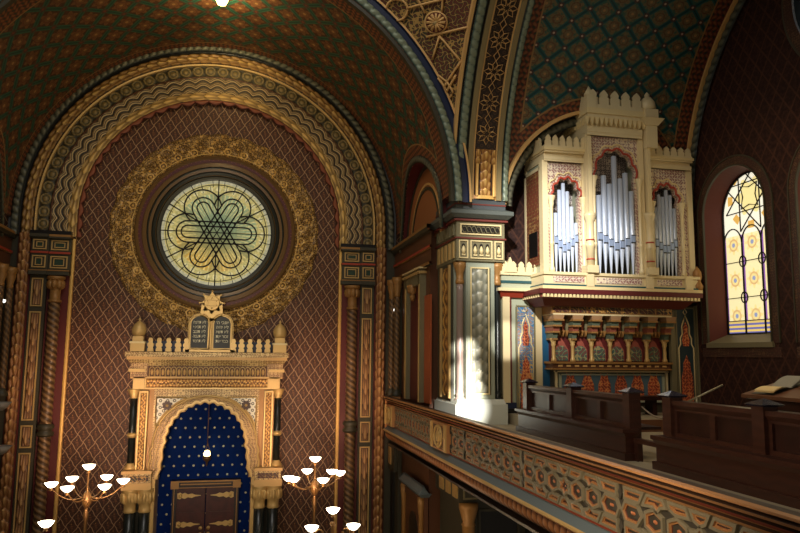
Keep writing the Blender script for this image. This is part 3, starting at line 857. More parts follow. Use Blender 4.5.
# ================================================================= columns, pilasters, pier
M4 = [M_OLD, M_GOLD, M_RBROWN, M_DKRED]
def framed(m, x0, x1, y, z0, z1, mi_bg, mi_fr, w=.035, d=.03):
    """framed flat panel facing the hall (-Y)"""
    m.box(x0, x1, y-.004, y, z0, z1, mi_bg)
    for a, b, c, e in ((x0, x0+w, z0+w, z1-w), (x1-w, x1, z0+w, z1-w), (x0, x1, z0, z0+w), (x0, x1, z1-w, z1)): m.box(a, b, y-d, y, c, e, mi_fr)
for sg, side in ((-1, 'left'), (1, 'right')):
    cx = lambda off: XB+sg*off
    # strip of red wall behind the spiral column
    t = thing('trim_15' if sg < 0 else 'trim_16', None, None, (cx(3.9), YE, ZF), kind='structure')
    m = MB(); m.box(cx(3.62), cx(4.14), 19.92, YE, ZF, 2.05, 0); m.build('red_wall_strip', M_DKRED, t); m = MB(); m.box(cx(4.87), XC+sg*R, 19.9, YE-.01, ZF, 3.1); m.build('corner_strip', M_OLD, t)
    m = MB(); relief(m, p_line((cx(3.58), 19.97, ZF), (cx(3.58), 19.97, 3.0), (1, 0, 0), (0, -1, 0), .05), -.06, .06, h_bead(.2, .05, 2.), 6); m.build('gilt_border', M_RGOLD, t)
    # spiral column
    c = thing('spiral_column', 'slender spiral-fluted gilt column against the red strip at the %s edge of the lattice wall' % ('left' if sg < 0 else 'right'), 'column', (cx(3.9), 19.75, ZF), 'spiral columns beside the lattice wall')
    o = (cx(3.9), 19.75, 0)
    m = MB(); zz = np.arange(ZF+.3, 1.3, .025)
    m.lathe([(.135, z) for z in zz], o, 18, 0, twist=(.09, 3, 40.)); m.build('spiral_shaft', M_SPIRAL, c)
    m = MB(); m.lathe([(.14, -2.12), (.2, -2.1), (.21, -2.03), (.16, -1.99), (.16, -1.95), (.21, -1.9), (.19, -1.83), (.14, -1.8)], o, 18); m.build('shaft_ring', M_OLD, c)
    m = MB(); m.lathe([(.14, 1.28), (.17, 1.3), (.17, 1.34), (.13, 1.36), (.13, 1.66), (.15, 1.68)], o, 16, 0)
    for k in range(8):
        q = 2*PI*k/8; m.lathe([(0, 1.62), (.06, 1.66), (.085, 1.74), (.07, 1.84), (.0, 1.88)], (o[0]+.15*math.cos(q), o[1]+.15*math.sin(q), 0), 8, 0)
    for k in range(6):
        q = 2*PI*k/6; m.box(o[0]+.1*math.cos(q)-.02, o[0]+.1*math.cos(q)+.02, o[1]+.1*math.sin(q)-.02, o[1]+.1*math.sin(q)+.02, 1.36, 1.64)
    m.lathe([(.16, 1.84), (.23, 1.9), (.23, 1.96), (.1, 1.97)], o, 8, 0); m.build('leafy_capital', M_GOLDD, c)
    m = MB(); m.box(cx(3.66), cx(4.12), 19.55, 19.95, ZF, ZF+.3); m.lathe([(.2, ZF+.3), (.22, ZF+.36), (.15, ZF+.45)], o, 16); m.build('column_base', M_OLD, c)
    # pilaster with leaf panels
    p = thing('pilaster', 'flat pilaster with gilt-framed leaf panels left of the %s spiral column' % 'left' if sg < 0 else 'flat pilaster with gilt-framed leaf panels right of the right spiral column', 'pilaster', (cx(4.33), 19.85, ZF), 'leaf-panelled pilasters')
    x0, x1 = sorted((cx(4.14), cx(4.54)))
    m = MB(); m.box(x0, x1, 19.8, YE-.03, ZF, 2.0, 0); m.build('shaft', M_OLD, p)
    for z0, z1 in ((1.18, 1.92), (-1.72, 1.05), (-2.4, -1.84), (ZF+.5, -2.52)):
        m = MB(); framed(m, x0+.05, x1-.07, 19.8, z0, z1, 2, 1)
        relief(m, p_line((0, 19.79, z1-.05), (0, 19.79, z0+.05), (1, 0, 0), (0, -1, 0), .03), x0+.1, x1-.12, h_leaf(.42, .07), 12, mi=2)
        m.build('leaf_panel', M4, p)
    # entablature: two tiers of small framed panels
    e = thing('entablature', 'two-tier entablature of small framed panels over the %s spiral column and pilaster' % side, 'entablature', (cx(4.1), 19.85, 2.03), 'entablatures of the wall arch')
    m = MB(); a0, a1 = sorted((cx(3.6), cx(4.54)))
    b0, b1 = sorted((cx(4.12), cx(4.54)))
    m.box(a0, a1, 19.78, YE-.03, 2.05, 3.0, 0); m.box(b0, b1, 19.7, YE-.03, 2.05, 3.0, 0); m.build('core', M_OLD, e)
    m = MB(); m.box(a0-.03, a1, 19.7, YE-.03, 2.0, 2.1, 0); m.box(b0-.02, b1, 19.64, YE-.03, 2.0, 2.1, 0); m.box(a0-.03, a1, 19.68, YE-.03, 2.1, 2.13, 1)
    m.box(a0-.02, a1, 19.72, YE-.03, 2.56, 2.61, 2); m.box(b0, b1, 19.66, YE-.03, 2.56, 2.61, 2)
    m.box(a0-.06, a1, 19.66, YE-.03, 3.0, 3.06, 1); m.box(a0-.04, a1, 19.64, YE-.03, 2.96, 3.0, 0); m.box(b0-.03, b1, 19.58, YE-.03, 2.98, 3.06, 0); m.box(a0-.06, a1, 19.68, YE-.03, 3.06, 3.16, 3)
    m.build('cornice_lines', [M_OLD, M_GOLDD, M_RED, M_BLACK], e)
    for (c0, c1, yy) in ((3.66, 4.08, 19.78), (4.17, 4.5, 19.7)):
        for z0, z1 in ((2.18, 2.5), (2.66, 2.92)):
            q0, q1 = sorted((cx(c0), cx(c1))); m = MB(); framed(m, q0, q1, yy, z0, z1, 0, 1, .03)
            framed(m, q0+.08, q1-.08, yy-.01, z0+.06, z1-.06, 2, 1, .02)
            m.build('framed_panel', [M_OLD, M_GOLD, M_GREEN], e)
    # tall gilt leaf moulding rising from the floor
    m = MB(); relief(m, p_line((cx(4.72), 19.8, ZF), (cx(4.72), 19.8, 3.1), (1, 0, 0), (0, -1, 0), .03), -.14, .14, h_leaf(.27, .13), 13, .02)
    m.box(cx(4.72)-.165, cx(4.72)+.165, 19.81, YE-.03, ZF, 3.1, 1)
    o = m.build('leaf_moulding', [M_RCOPPER, M_DKRED]); tag(o, 'tall vertical moulding of overlapping coppery leaves at the %s corner of the ark wall' % side, 'moulding', 'vertical leaf mouldings')
    # pair of slim colonnettes on the side wall
    xw = XC+sg*(R+.02)
    for k, (yy, w) in enumerate(((19.55, 'nearest the ark wall'), (18.85, 'next to the red doorway'))):
        c = thing('colonnette', 'slim dark colonnette on the %s side wall, the one %s' % (side, w), 'column', (xw-sg*.2, yy, -1.1), 'side wall colonnettes')
        o = (xw-sg*.2, yy, 0)
        m = MB(); m.lathe([(.08, z) for z in np.arange(-.95, 1.62, .03)], o, 10, 0, twist=(.08, 3, 40)); m.build('shaft', M_SPIRAL, c)
        m = MB(); m.lathe([(.08, 1.6), (.09, 1.66), (.075, 1.7), (.13, 1.9), (.12, 1.96), (.15, 2.0), (.15, 2.14)], o, 8); m.build('capital', M_GOLDD, c)
        m = MB(); m.lathe([(.16, -1.1), (.16, -1.02), (.1, -.95), (.08, -.9)], o, 10); m.build('base', M_OLD, c)
    m = MB()
    for yy in (19.2, 18.5, 19.9): m.box(xw-sg*.06, xw, yy-.1, yy+.1, -1.1, 2.14, 0); m.box(xw-sg*.08, xw, yy-.02, yy+.02, -1.1, 2.14, 1)
    S_(m, 'trim_17' if sg > 0 else 'trim_18', [M_OLD, M_GOLDD])
    # red doorway on the side wall
    d = thing('door_1' if sg > 0 else 'door_2', None, None, (xw, 17.35, -1.1), kind='structure')
    m = MB(); m.box(xw-sg*.04, xw+sg*.02, 16.75, 17.95, -1.1, 1.75); m.build('door_leaf', M_DKRED, d)
    m = MB()
    for yy in (16.62, 18.05): m.box(xw-sg*.14, xw, yy-.11, yy+.11, -1.1, 2.0, 0); m.box(xw-sg*.16, xw, yy-.03, yy+.03, -1.1, 2.0, 1)
    m.box(xw-sg*.16, xw, 16.5, 18.2, 1.75, 2.1, 0); m.box(xw-sg*.2, xw, 16.45, 18.25, 2.0, 2.06, 1); m.box(xw-sg*.2, xw, 16.45, 18.25, 2.12, 2.16, 2)
    m.build('door_frame', [M_OLIVE, M_GOLD, M_CREAM], d)
    m = MB(); m.lathe([(.0, 1.38), (.05, 1.4), (.08, 1.5), (.05, 1.56), (.13, 1.6), (.15, 1.78), (.12, 1.8)], (xw-sg*.12, 17.4, 0), 8); m.build('carved_pendant', M_GOLDD, d)
m = MB(); m.box(XR-.02, XR+.02, 15.95, 16.5, -1.1, 1.45); S_(m, 'trim_19', M_ORANGE)

# ---- corner pier between the ark bay and the organ gallery
P = thing('corner_pier', 'massive square grey-green pier with carved panel and corner colonnettes between ark and organ', 'pier', (5.02, 14.9, ZG))
YF = 14.4; PX0, PX1 = 4.46, 5.52
m = MB(); m.box(PX0+.22, PX1-.2, YF+.02, 15.9, -.95, 2.05, 0); m.box(PX0+.03, PX1-.02, YF+.3, 15.9, -.95, 2.05, 0); m.build('core', M_GREYGR, P)
m = MB(); m.box(PX0-.06, PX1+.04, YF-.1, 15.95, ZG, -1.0); m.taper(PX0-.03, PX1+.02, YF-.06, 15.93, -1.0, -.9, -.04, -.04); m.build('plinth', M_PALE, P)
m = MB(); x0, x1 = PX0+.33, PX1-.36
framed(m, PX0+.24, PX1-.22, YF+.02, -.88, 1.98, 1, 0, .07, .02); framed(m, x0-.03, x1+.03, YF, -.8, 1.92, 2, 3, .03, .03)
relief(m, p_line((0, YF+.0, -.76), (0, YF+.0, 1.88), (1, 0, 0), (0, -1, 0), .03), x0, x1, h_leaf(.24, .06), 14, mi=2)
m.build('carved_panel', [M_GREYGR, M_OLD, M_RGREY, M_CREAM], P)
for xx in (PX0+.11, PX1-.1):
    m = MB(); o = (xx, YF+.13, 0)
    m.lathe([(.12, -.92), (.12, -.9), (.08, -.84), (.1, -.8), (.075, -.76)]+[(.075, z) for z in np.arange(-.7, 1.55, .15)]+[(.075, 1.55)], o, 14); cl = m.build('corner_colonnette', M_STONE if xx > 5 else S('sunlit_marble', C(150, 130, 120), .25), P)  # left colonnette paler, its sunlight put into the colour
    m = MB(); m.lathe([(.08, 1.55), (.1, 1.58), (.1, 1.64), (.08, 1.66), (.085, 1.8), (.14, 1.94), (.15, 2.03)], o, 10); m.build('colonnette_capital', M_GOLDD, cl)
m = MB(); m.box(PX0-.03, PX0+.03, 14.75, 15.8, -.95, 2.05, 0)            # strip panel on the ark side
for yy in (14.8, 15.45): m.box(PX0-.07, PX0-.03, yy-.04, yy+.04, -.9, 2.0, 1)
relief(m, p_line((PX0-.04, 0, -.85), (PX0-.04, 0, 1.95), (0, 1, 0), (-1, 0, 0), .04), 14.9, 15.35, h_vine(.5, .04), 10, mi=2)
m.build('side_strip_panel', [M_OLD, M_GOLD, M_RGOLD], P)
m = MB(); m.box(PX0-.02, PX1+.02, YF-.04, 15.95, 2.05, 2.95, 0); m.build('capital_block', M_OLIVE, P)
m = MB(); m.box(PX0-.05, PX1+.05, YF-.07, 15.98, 2.53, 2.565, 0); m.box(PX0-.08, PX1+.08, YF-.1, 16, 2.92, 2.96, 0)
m.taper(PX0-.08, PX1+.08, YF-.1, 16, 2.98, 3.06, .1, .1, 1); m.box(PX0-.18, PX1+.18, YF-.2, 16.1, 3.06, 3.14, 1); m.taper(PX0-.18, PX1+.18, YF-.2, 16.1, 3.14, 3.2, -.14, -.14, 1)
m.box(PX0-.04, PX1+.04, YF-.06, 15.96, 3.2, 3.42, 2); m.box(PX0-.05, PX1+.05, YF-.07, 15.97, 3.28, 3.31, 0)
m.build('slate_cornice', [S('thin_red_line', C(110, 44, 34)), S('abacus_slate', C(84, 90, 84)), S('dark_slate_paint', C(70, 76, 78))], P)
m = MB(); framed(m, PX0+.06, PX1-.06, YF-.04, 2.62, 2.86, 0, 1, .03)
for k in range(8):
    c = PX0+.16+k*.107; m.tube([(c+.055*math.cos(q), YF-.055, 2.74+.07*math.sin(q)) for q in np.linspace(0, 2*PI, 6, endpoint=False)], .012, 4, 2, True)
m.build('chain_frieze', [M_BLACK, M_CREAM, M_OLIVE], P)
for x0, x1, n in ((PX0+.03, PX0+.24, 1), (PX0+.29, PX1-.27, 3), (PX1-.22, PX1-.02, 1)):
    m = MB(); framed(m, x0, x1, YF-.04, 2.1, 2.5, 0, 1, .025); ww = (x1-x0-.08)/n
    for k in range(n):
        c = x0+.04+ww*(k+.5); m.prism([(c-ww*.3, 2.16), (c+ww*.3, 2.16)]+[(c+ww*.3*math.cos(q), 2.36+ww*.5*math.sin(q)) for q in np.linspace(0, PI, 8)], 'y', YF-.055, YF-.05, 2)
        m.box(c-ww*.3, c+ww*.3, YF-.07, YF-.05, 2.16, 2.2, 1); m.lathe([(.03, 2.2), (.045, 2.28), (.02, 2.36), (0, 2.38)], (c, YF-.06, 0), 8, 1)
    m.build('arcade_panel', [M_OLIVE, M_CREAM, M_BLACK], P)
m = MB()
for k in range(5):
    y0 = 14.5+k*.29; m.box(PX0-.05, PX0-.02, y0, y0+.2, 2.62, 2.86, 0); m.box(PX0-.05, PX0-.02, y0, y0+.12, 2.12, 2.48, 1)
m.build('side_frieze', [M_OLIVE, M_GOLD], P)

# ---- lower pier and wall under the gallery
P2 = thing('lower_pier', 'dark stone pier with gilt capitals carrying the gallery, below the balustrade', 'pier', (5.0, 14.6, ZF))
m = MB(); m.box(4.5, 6.1, 14.2, 15.8, ZF, -2.95); m.build('core', M_OLD, P2)
m = MB(); m.box(4.42, 6.18, 14.1, 15.9, -2.95, -2.35, 0); m.box(4.38, 6.22, 14.06, 15.94, -2.42, -2.3, 1)
for k in range(3): m.box(4.39, 4.42, 14.2+k*.5, 14.5+k*.5, -2.88, -2.48, 1)
for k in range(4): m.box(4.5+k*.42, 4.8+k*.42, 14.07, 14.1, -2.88, -2.48, 2); m.box(4.53+k*.42, 4.77+k*.42, 14.05, 14.07, -2.84, -2.52, 0)
m.build('capital_block', [M_OLD, M_GOLD, M_OLIVE], P2)
for xx in (4.62, 5.98):
    m = MB(); o = (xx, 14.12, 0); m.lathe([(.13, ZF), (.13, -3.4), (.15, -3.38), (.12, -3.34), (.2, -3.05), (.2, -2.95)], o, 12); m.build('corner_colonnette', M_GOLDD if xx < 5 else M_STONE, P2)
m = MB(); framed(m, 4.85, 5.75, 14.2, ZF, -3.1, 0, 1, .05); m.build('framed_panel', [M_BLACK, M_OLD], P2)
# little hooded doorway on the wall under the gallery
H = thing('hooded_niche', 'small reddish niche with slate-blue hood on the wall under the gallery', 'niche', (4.25, 17.3, ZF))
xw = XR
m = MB(); m.box(xw-.12, xw-.02, 16.05, 18.0, ZF, -3.2, 0); m.box(xw-.16, xw-.02, 16.2, 17.85, -3.4, -3.25, 0); m.build('surround', M_BROWN, H)
m = MB(); m.taper(xw-.2, xw-.02, 16.0, 18.05, -3.2, -3.12, .06, .06, 0); m.taper(xw-.26, xw-.02, 15.95, 18.11, -3.12, -2.95, -.14, -.1, 0); m.build('hood', M_SLATE, H)
for yy in (16.15, 17.9):
    m = MB(); m.lathe([(.06, ZF), (.06, -3.6), (.09, -3.4), (.09, -3.22)], (xw-.16, yy, 0), 10)
    m.build('side_column', M_GOLDD, H)
m = MB(); m.prism([(17.5, ZF), (17.5, -4.2)]+[(17.05+.45*math.cos(q), -4.2+.5*math.sin(q)) for q in np.linspace(0, PI, 10)]+[(16.6, ZF)], 'x', xw-.135, xw-.12); m.build('arched_recess', M_BLACK, H)
m = MB(); m.box(xw-.1, xw, 18.9, 19.9, ZF, -2.2, 0); m.box(xw-.16, xw, 19.3, 19.55, ZF, -3.1, 1); m.box(xw-.2, xw, 19.0, 19.8, -3.1, -2.4, 0); m.box(xw-.22, xw, 19.3, 19.6, -2.95, -2.5, 2)
S_(m, 'trim_20', [M_OLD, M_BLACK, M_GOLD])
# ================================================================= torah ark
YA = 19.0
A = thing('torah_ark', 'gilded ark shrine with scalloped arch over a blue starry niche', 'shrine', (-.83, 19.4, ZF))
ax = lambda px, py=440: W(px, py, Y=YA)[0]
az = lambda py, px=207: W(px, py, Y=YA)[2]
CX = -.81; half = (ax(289, 355)-ax(127, 355))/2
zt = az(352)
def sym(fn):
    for s in (-1, 1): fn(s)
def bs(s, m, h0, h1, y0, z0, z1, mi=0, y1=YE-.03):
    m.box(CX+s*h0, CX+s*h1, y0, y1, z0, z1, mi)
hw = lambda a, b, py: (ax(b, py)-ax(a, py))/2
h_corn = half
# cornice and crown
m = MB(); m.box(CX-h_corn, CX+h_corn, YA-.22, YE, az(357), az(352.5), 0); m.box(CX-h_corn+.04, CX+h_corn-.04, YA-.18, YE, az(360), az(357), 1)
m.taper(CX-h_corn+.16, CX+h_corn-.16, YA-.06, YE, az(366), az(360), .1, .1, 0); m.box(CX-h_corn+.14, CX+h_corn-.14, YA-.08, YE, az(378.5), az(376.5), 1)
m.build('cornice', [M_ARKG, M_TANG], A)
# frieze with small arches
h_fr = h_corn-.16
m = MB(); m.box(CX-h_fr, CX+h_fr, YA-.02, YE, az(377), az(366), 0); nA = 22; zf0, zf1 = az(376.5), az(363)
wA = 2*(h_fr-.42)/nA
for k in range(nA):
    c = CX-h_fr+.42+wA*(k+.5)
    m.tube([(c-wA*.45, YA-.05, zf0)]+[(c+wA*.45*math.cos(q), YA-.05, zf0+.18+wA*.45*math.sin(q)) for q in np.linspace(PI, 0, 7)]+[(c+wA*.45, YA-.05, zf0)], .014, 4, 1)
    m.lathe([(.0, zf0+.02), (.03, zf0+.06), (.04, zf0+.13), (0, zf0+.2)], (c, YA-.03, 0), 6, 2)
m.build('arcaded_frieze', [M_BROWN, M_GOLD, M_TANG], A)
for s in (-1, 1):
    m = MB(); bs(s, m, h_fr-.38, h_fr+.02, YA-.12, az(377), az(363.5), 0); bs(s, m, h_fr-.34, h_fr+.06, YA-.16, az(372), az(369), 1); m.build('frieze_end_block', [M_ARKT, M_GOLD], A)
m = MB(); m.box(CX-h_fr+.04, CX+h_fr-.04, YA-.02, YE, az(389), az(377), 1); 
for s in (-1, 1): bs(s, m, h_fr-.32, h_fr-.06, YA-.08, az(389), az(377), 1)
p = p_line((CX-h_fr+.36, YA-.03, 0), (CX+h_fr-.36, YA-.03, 0), (0, 0, 1), (0, -1, 0), .03); relief(m, p, az(387.5), az(378.5), h_vine(.16, .05), 10, mi=0)
m.build('gilt_band', [M_RGOLD, M_GOLD], A)
# front panel with the scalloped arch
zsp = az(446); r_in = hw(167.5, 247, 446); r_out = hw(155, 259, 446)
nth = 84
def arch_pts(r, lob, vf):
    pts = []
    for k in range(nth):
        q = PI*1.0*k/(nth-1); rr = r+lob*(abs(math.sin(q*14.5))-.5)
        pts.append((CX+rr*math.cos(q), zsp+rr*vf*math.sin(q)))
    n2 = 10; z_end = az(478)
    for j in range(1, n2+1):
        t = j/n2; e = .1*t*t
        pts.insert(0, (CX+r+lob*.2+e+.05*abs(math.sin(t*9)), zsp+(z_end-zsp)*t)); pts.append((CX-r-lob*.2-e-.05*abs(math.sin(t*9)), zsp+(z_end-zsp)*t))
    return pts
inner = arch_pts(r_in, .055, 1.1); outer = arch_pts(r_out, 0, .98)
m = MB(); m.bridge(inner, [(CX+(x-CX)*1.07, zsp+(z-zsp)*1.07 if z > zsp else z) for x, z in inner], 'y', YA-.02, YA+.3, 1)
mid = [(CX+(x-CX)*1.06, zsp+(z-zsp)*1.06 if z > zsp else z) for x, z in inner]
m.bridge(mid, outer, 'y', YA+.02, YA+.28, 0); m.tube([(x, YA, z) for x, z in outer], .03, 6, 1); m.tube([(x, YA-.02, z) for x, z in inner], .018, 5, 1)
for k in (.35, .7): m.tube([(a[0]+(b[0]-a[0])*k, YA+.01, a[1]+(b[1]-a[1])*k) for a, b in zip(mid, outer)], .014, 4, 1)
m.build('scalloped_arch', [M_ARKT, M_GOLD], A)
hp = hw(154, 260, 430); ztop = az(389)
def rectpt(x, z):
    dx, dz = x-CX, z-zsp
    if dz <= 0: return (CX+math.copysign(hp, dx), z)
    t = min(hp/max(abs(dx), 1e-6), (ztop-zsp)/max(dz, 1e-6)); return (CX+dx*t, zsp+dz*t)
m = MB(); oo = [(CX+(x-CX)*.99, z) for x, z in outer]; rect = [rectpt(x, z) for x, z in outer]
m.bridge(oo, rect, 'y', YA+.06, YA+.3)
for p, q in zip(rect, rect[1:]):                      # fill the panel corners
    if abs(p[0]-q[0]) > 1e-4 and abs(p[1]-q[1]) > 1e-4:
        k = (p[0] if abs(p[1]-ztop) > 1e-4 else q[0], ztop); m.add([(p[0], YA+.06, p[1]), (q[0], YA+.06, q[1]), (k[0], YA+.06, k[1])], [(0, 1, 2)])
m.build('arch_panel', M_ARKG, A)
for s in (-1, 1):
    xo = hw(156.5, 256.5, 410); zs0, zs1 = az(428), az(397.5); pts = [(CX+s*xo, zs1), (CX+s*xo, zs0)]
    a0, a1 = .62, 1.2
    arc = [(CX+s*(r_out+.05)*math.cos(q), zsp+(r_out+.05)*.98*math.sin(q)) for q in np.linspace(.3, 1.4, 30)]
    arc = [q for q in arc if q[1] > zs0+.01 and abs(q[0]-CX) < xo and q[1] < zs1]
    sp = MB(); sp.prism(pts+arc+[(arc[-1][0], zs1)], 'y', YA+.02, YA+.05, 0); c = (CX+s*(xo-.26), zs1-.2)
    sp.tube([(q[0], YA+.015, q[1]) for q in pts+arc+[(arc[-1][0], zs1)]], .025, 4, 2, True)
    sp.prism([(c[0]+(.13 if k % 2 else .1)*math.cos(PI*k/8), c[1]+(.13 if k % 2 else .1)*math.sin(PI*k/8)) for k in range(16)], 'y', YA-.005, YA+.02, 1)
    sp.lathe([(.04, 0), (.03, .02), (0, .025)], (c[0], YA-.0, c[1]), 8, 2, ax='y')
    o = sp.build('fretted_spandrel', [M_SPAN, S('dark_rosette', C(70, 44, 30)), M_GOLD], A)
# gilded pilaster strips and dark side columns
hA0, hA1 = hw(148, 266.5, 430), hw(140.5, 273, 430)
for s in (-1, 1):
    m = MB(); bs(s, m, hA0-.02, hA1+.03, YA-.0, az(470), az(391), 1)
    relief(m, p_line((CX+s*(hA0+hA1)/2, YA-.02, az(468)), (CX+s*(hA0+hA1)/2, YA-.02, az(393)), (1, 0, 0), (0, -1, 0), .03), -(hA1-hA0)*.42, (hA1-hA0)*.42, h_vine(.2, .04), 9, mi=0)
    m.build('gilt_pilaster', [M_RGOLD, M_GOLD], A)
hc = hw(133, 278.5, 430)
for s in (-1, 1):
    o = (CX+s*hc, YA+.1, 0); z0, z1 = az(468), az(389)
    m = MB(); m.lathe([(.085, z0+.12), (.085, z1-.22)], o, 12); c = m.build('dark_column', M_STONE, A)
    m = MB(); m.lathe([(.15, z0), (.15, z0+.05), (.1, z0+.12), (.085, z0+.15)], o, 12); m.build('gilt_base', M_GOLD, c)
    m = MB(); m.lathe([(.085, az(437)), (.12, az(435.5)), (.12, az(434)), (.085, az(432))], o, 12); m.build('gilt_shaft_ring', M_GOLD, c)
    m = MB(); m.lathe([(.085, z1-.24), (.11, z1-.22), (.09, z1-.19), (.16, z1-.04), (.17, z1)], o, 8); m.build('gilt_capital', M_GOLD, c)
# pedestal blocks and lower columns
hb0, hb1 = hw(155, 258, 478), hw(126.5, 283, 478)
for s in (-1, 1):
    m = MB(); bs(s, m, hb0, hb1, YA-.12, az(481), az(471), 0); bs(s, m, hb0-.02, hb1+.04, YA-.17, az(471.5), az(468.5), 1); bs(s, m, hb0-.02, hb1+.03, YA-.16, az(487), az(480.5), 1); bs(s, m, hb0+.06, hb1-.06, YA-.13, az(479), az(473.5), 2)
    m.build('pedestal_block', [M_ARKG, M_TANG, M_ARAB_DK], A)
for s in (-1, 1):
    for xo, w in ((.17, 0), (.52, 1)):
        o = (CX+s*(hb1-xo), YA+.08, 0); z1 = az(487)
        m = MB(); m.lathe([(.14, ZF), (.14, z1-.55)], o, 14); c = m.build('lower_column', M_STONE, A)
        m = MB(); m.lathe([(.14, z1-.58), (.17, z1-.55), (.15, z1-.5), (.15, z1-.38), (.2, z1-.3), (.2, z1-.22), (.17, z1-.2), (.22, z1-.04), (.22, z1)], o, 8)
        for k in range(8): q = 2*PI*k/8; m.lathe([(0, z1-.36), (.05, z1-.3), (.05, z1-.14), (0, z1-.06)], (o[0]+.19*math.cos(q), o[1]+.19*math.sin(q), 0), 6)
        m.build('gilt_capital', M_GOLD, c)
for s in (-1, 1):
    m = MB(); bs(s, m, hw(154, 256, 500), hw(146, 264, 500), YA+.1, ZF, az(478), 0); bs(s, m, hw(156, 254, 500)-.02, hw(154, 256, 500)+.02, YA+.06, ZF, az(478), 1); bs(s, m, hb0, hb1-.05, YA+.4, ZF, az(478), 2); m.build('jamb', [M_GOLDD, M_GOLD, M_OLD], A)
    m = MB(); bs(s, m, hp-.02, hb1-.08, YA+.25, az(478), az(389), 0); m.build('side_wall', M_GOLDD, A)
# blue niche
m = MB(); hn = hw(156, 254, 500); m.box(CX-hn-.05, CX+hn+.05, 19.88, 19.92, ZF, az(389)); m.build('starry_niche', M_NICHE, A)
# gilt-hinged double doors
z_d = az(478); dx0, dx1 = W(172, 500, Y=19.7)[0], W(238.5, 500, Y=19.7)[0]; dc = (dx0+dx1)/2; zd = W(205, 482, Y=19.7)[2]
m = MB(); m.box(dx0, dx0+.11, 19.62, 19.9, ZF, zd, 0); m.box(dx1-.11, dx1, 19.62, 19.9, ZF, zd, 0); m.box(dx0, dx1, 19.62, 19.9, zd-.1, zd+.02, 0); m.box(dx0-.04, dx1+.04, 19.59, 19.9, zd+.02, zd+.06, 2); m.box(dx0-.04, dx1+.04, 19.58, 19.59, zd+.02, zd+.06, 1)
m.box(dx0+.04, dx0+.06, 19.6, 19.62, ZF, zd, 1); m.box(dx1-.06, dx1-.04, 19.6, 19.62, ZF, zd, 1); m.box(dx0+.2, dx1-.2, 19.6, 19.62, zd-.05, zd-.02, 1); m.box(dx0+.12, dx1-.12, 19.6, 19.62, zd-.13, zd-.11, 1)
for x in (dx0+.06, dx1-.06): m.box(x-.1, x+.1, 19.57, 19.62, zd-.14, zd+.06, 1)
fr = m.build('door_frame', [S('door_frame_brown', C(40, 30, 22)), M_GOLDD, M_BLACK], A)
for s, nm in ((-1, 'left'), (1, 'right')):
    e = dc+s*(dx1-dx0-.22)/2; a, b = sorted((dc+s*.012, e))
    m = MB(); m.box(a, b, 19.68, 19.74, ZF, zd-.13, 0); m.box(a+.08, b-.08, 19.665, 19.68, ZF+.2, zd-.75, 0); dr = m.build('door_leaf', M_DOOR, A)
    for zz in (W(205, 495, Y=19.7)[2], W(205, 523.5, Y=19.7)[2]):
        m = MB(); L = (b-a)*.82
        pr_ = [(0, .06), (.12*L, .085), (.2*L, .05), (.32*L, .075), (.45*L, .035), (.62*L, .055), (.75*L, .022), (L, .006)]
        up_ = [(e-s*(x+.02), zz+h) for x, h in pr_]; dn = [(e-s*(x+.02), zz-h) for x, h in reversed(pr_)]
        m.prism(up_+dn, 'y', 19.655, 19.68); m.lathe([(.05, 0), (.03, .03), (0, .035)], (e-s*.1, 19.655, zz), 8, 0, ax='y'); m.build('gilt_strap_hinge', M_GOLD, dr)
    m = MB()
    for zz in (W(205, 527, Y=19.7)[2], W(205, 533, Y=19.7)[2]): m.lathe([(.03, 0), (.02, .03), (.045, .05), (.045, .08), (0, .1)], (dc+s*.1, 19.68, zz), 10, 0, ax='y')
    m.build('door_knob', M_GOLD, dr)
# cresting
m = MB(); m.box(CX-h_corn+.42, CX+h_corn-.42, YA+.1, YA+.14, zt, zt+.27); m.build('blue_backing_board', M_NAVY, A)
def merlon(x):
    m = MB(); z = zt
    pts = [(-.075, 0), (-.075, .06), (-.05, .09), (-.08, .13), (-.08, .17), (-.04, .2), (-.06, .25), (-.035, .3), (.035, .3), (.06, .25), (.04, .2), (.08, .17), (.08, .13), (.05, .09), (.075, .06), (.075, 0)]
    m.prism([(x+a, z+b*1.15) for a, b in pts], 'y', YA-.1, YA-.02); m.build('cresting_merlon', M_GOLD, A)
for px in (151, 159.5, 169, 178.5, 186.5, 238, 241.5+.0, 250, 259, 267.5):
    if px in (238,): continue
    merlon(W(px, 345, Y=YA)[0])
merlon(W(233.5, 345, Y=YA)[0])
for px in (138.5, 279.5):
    x = W(px, 345, Y=YA)[0]; z = zt; m = MB()
    m.box(x-.17, x+.17, YA-.2, YA+.14, z, z+.2, 0); m.box(x-.19, x+.19, YA-.22, YA+.16, z+.2, z+.25, 1); m.box(x-.13, x+.13, YA-.16, YA+.1, z+.25, z+.38, 0)
    m.lathe([(.12, z+.38), (.17, z+.46), (.18, z+.56), (.13, z+.68), (.05, z+.75), (.02, z+.77), (.035, z+.81), (0, z+.86)], (x, YA-.03, 0), 14, 0); m.build('domed_finial', [M_GOLD, M_CREAM], A)

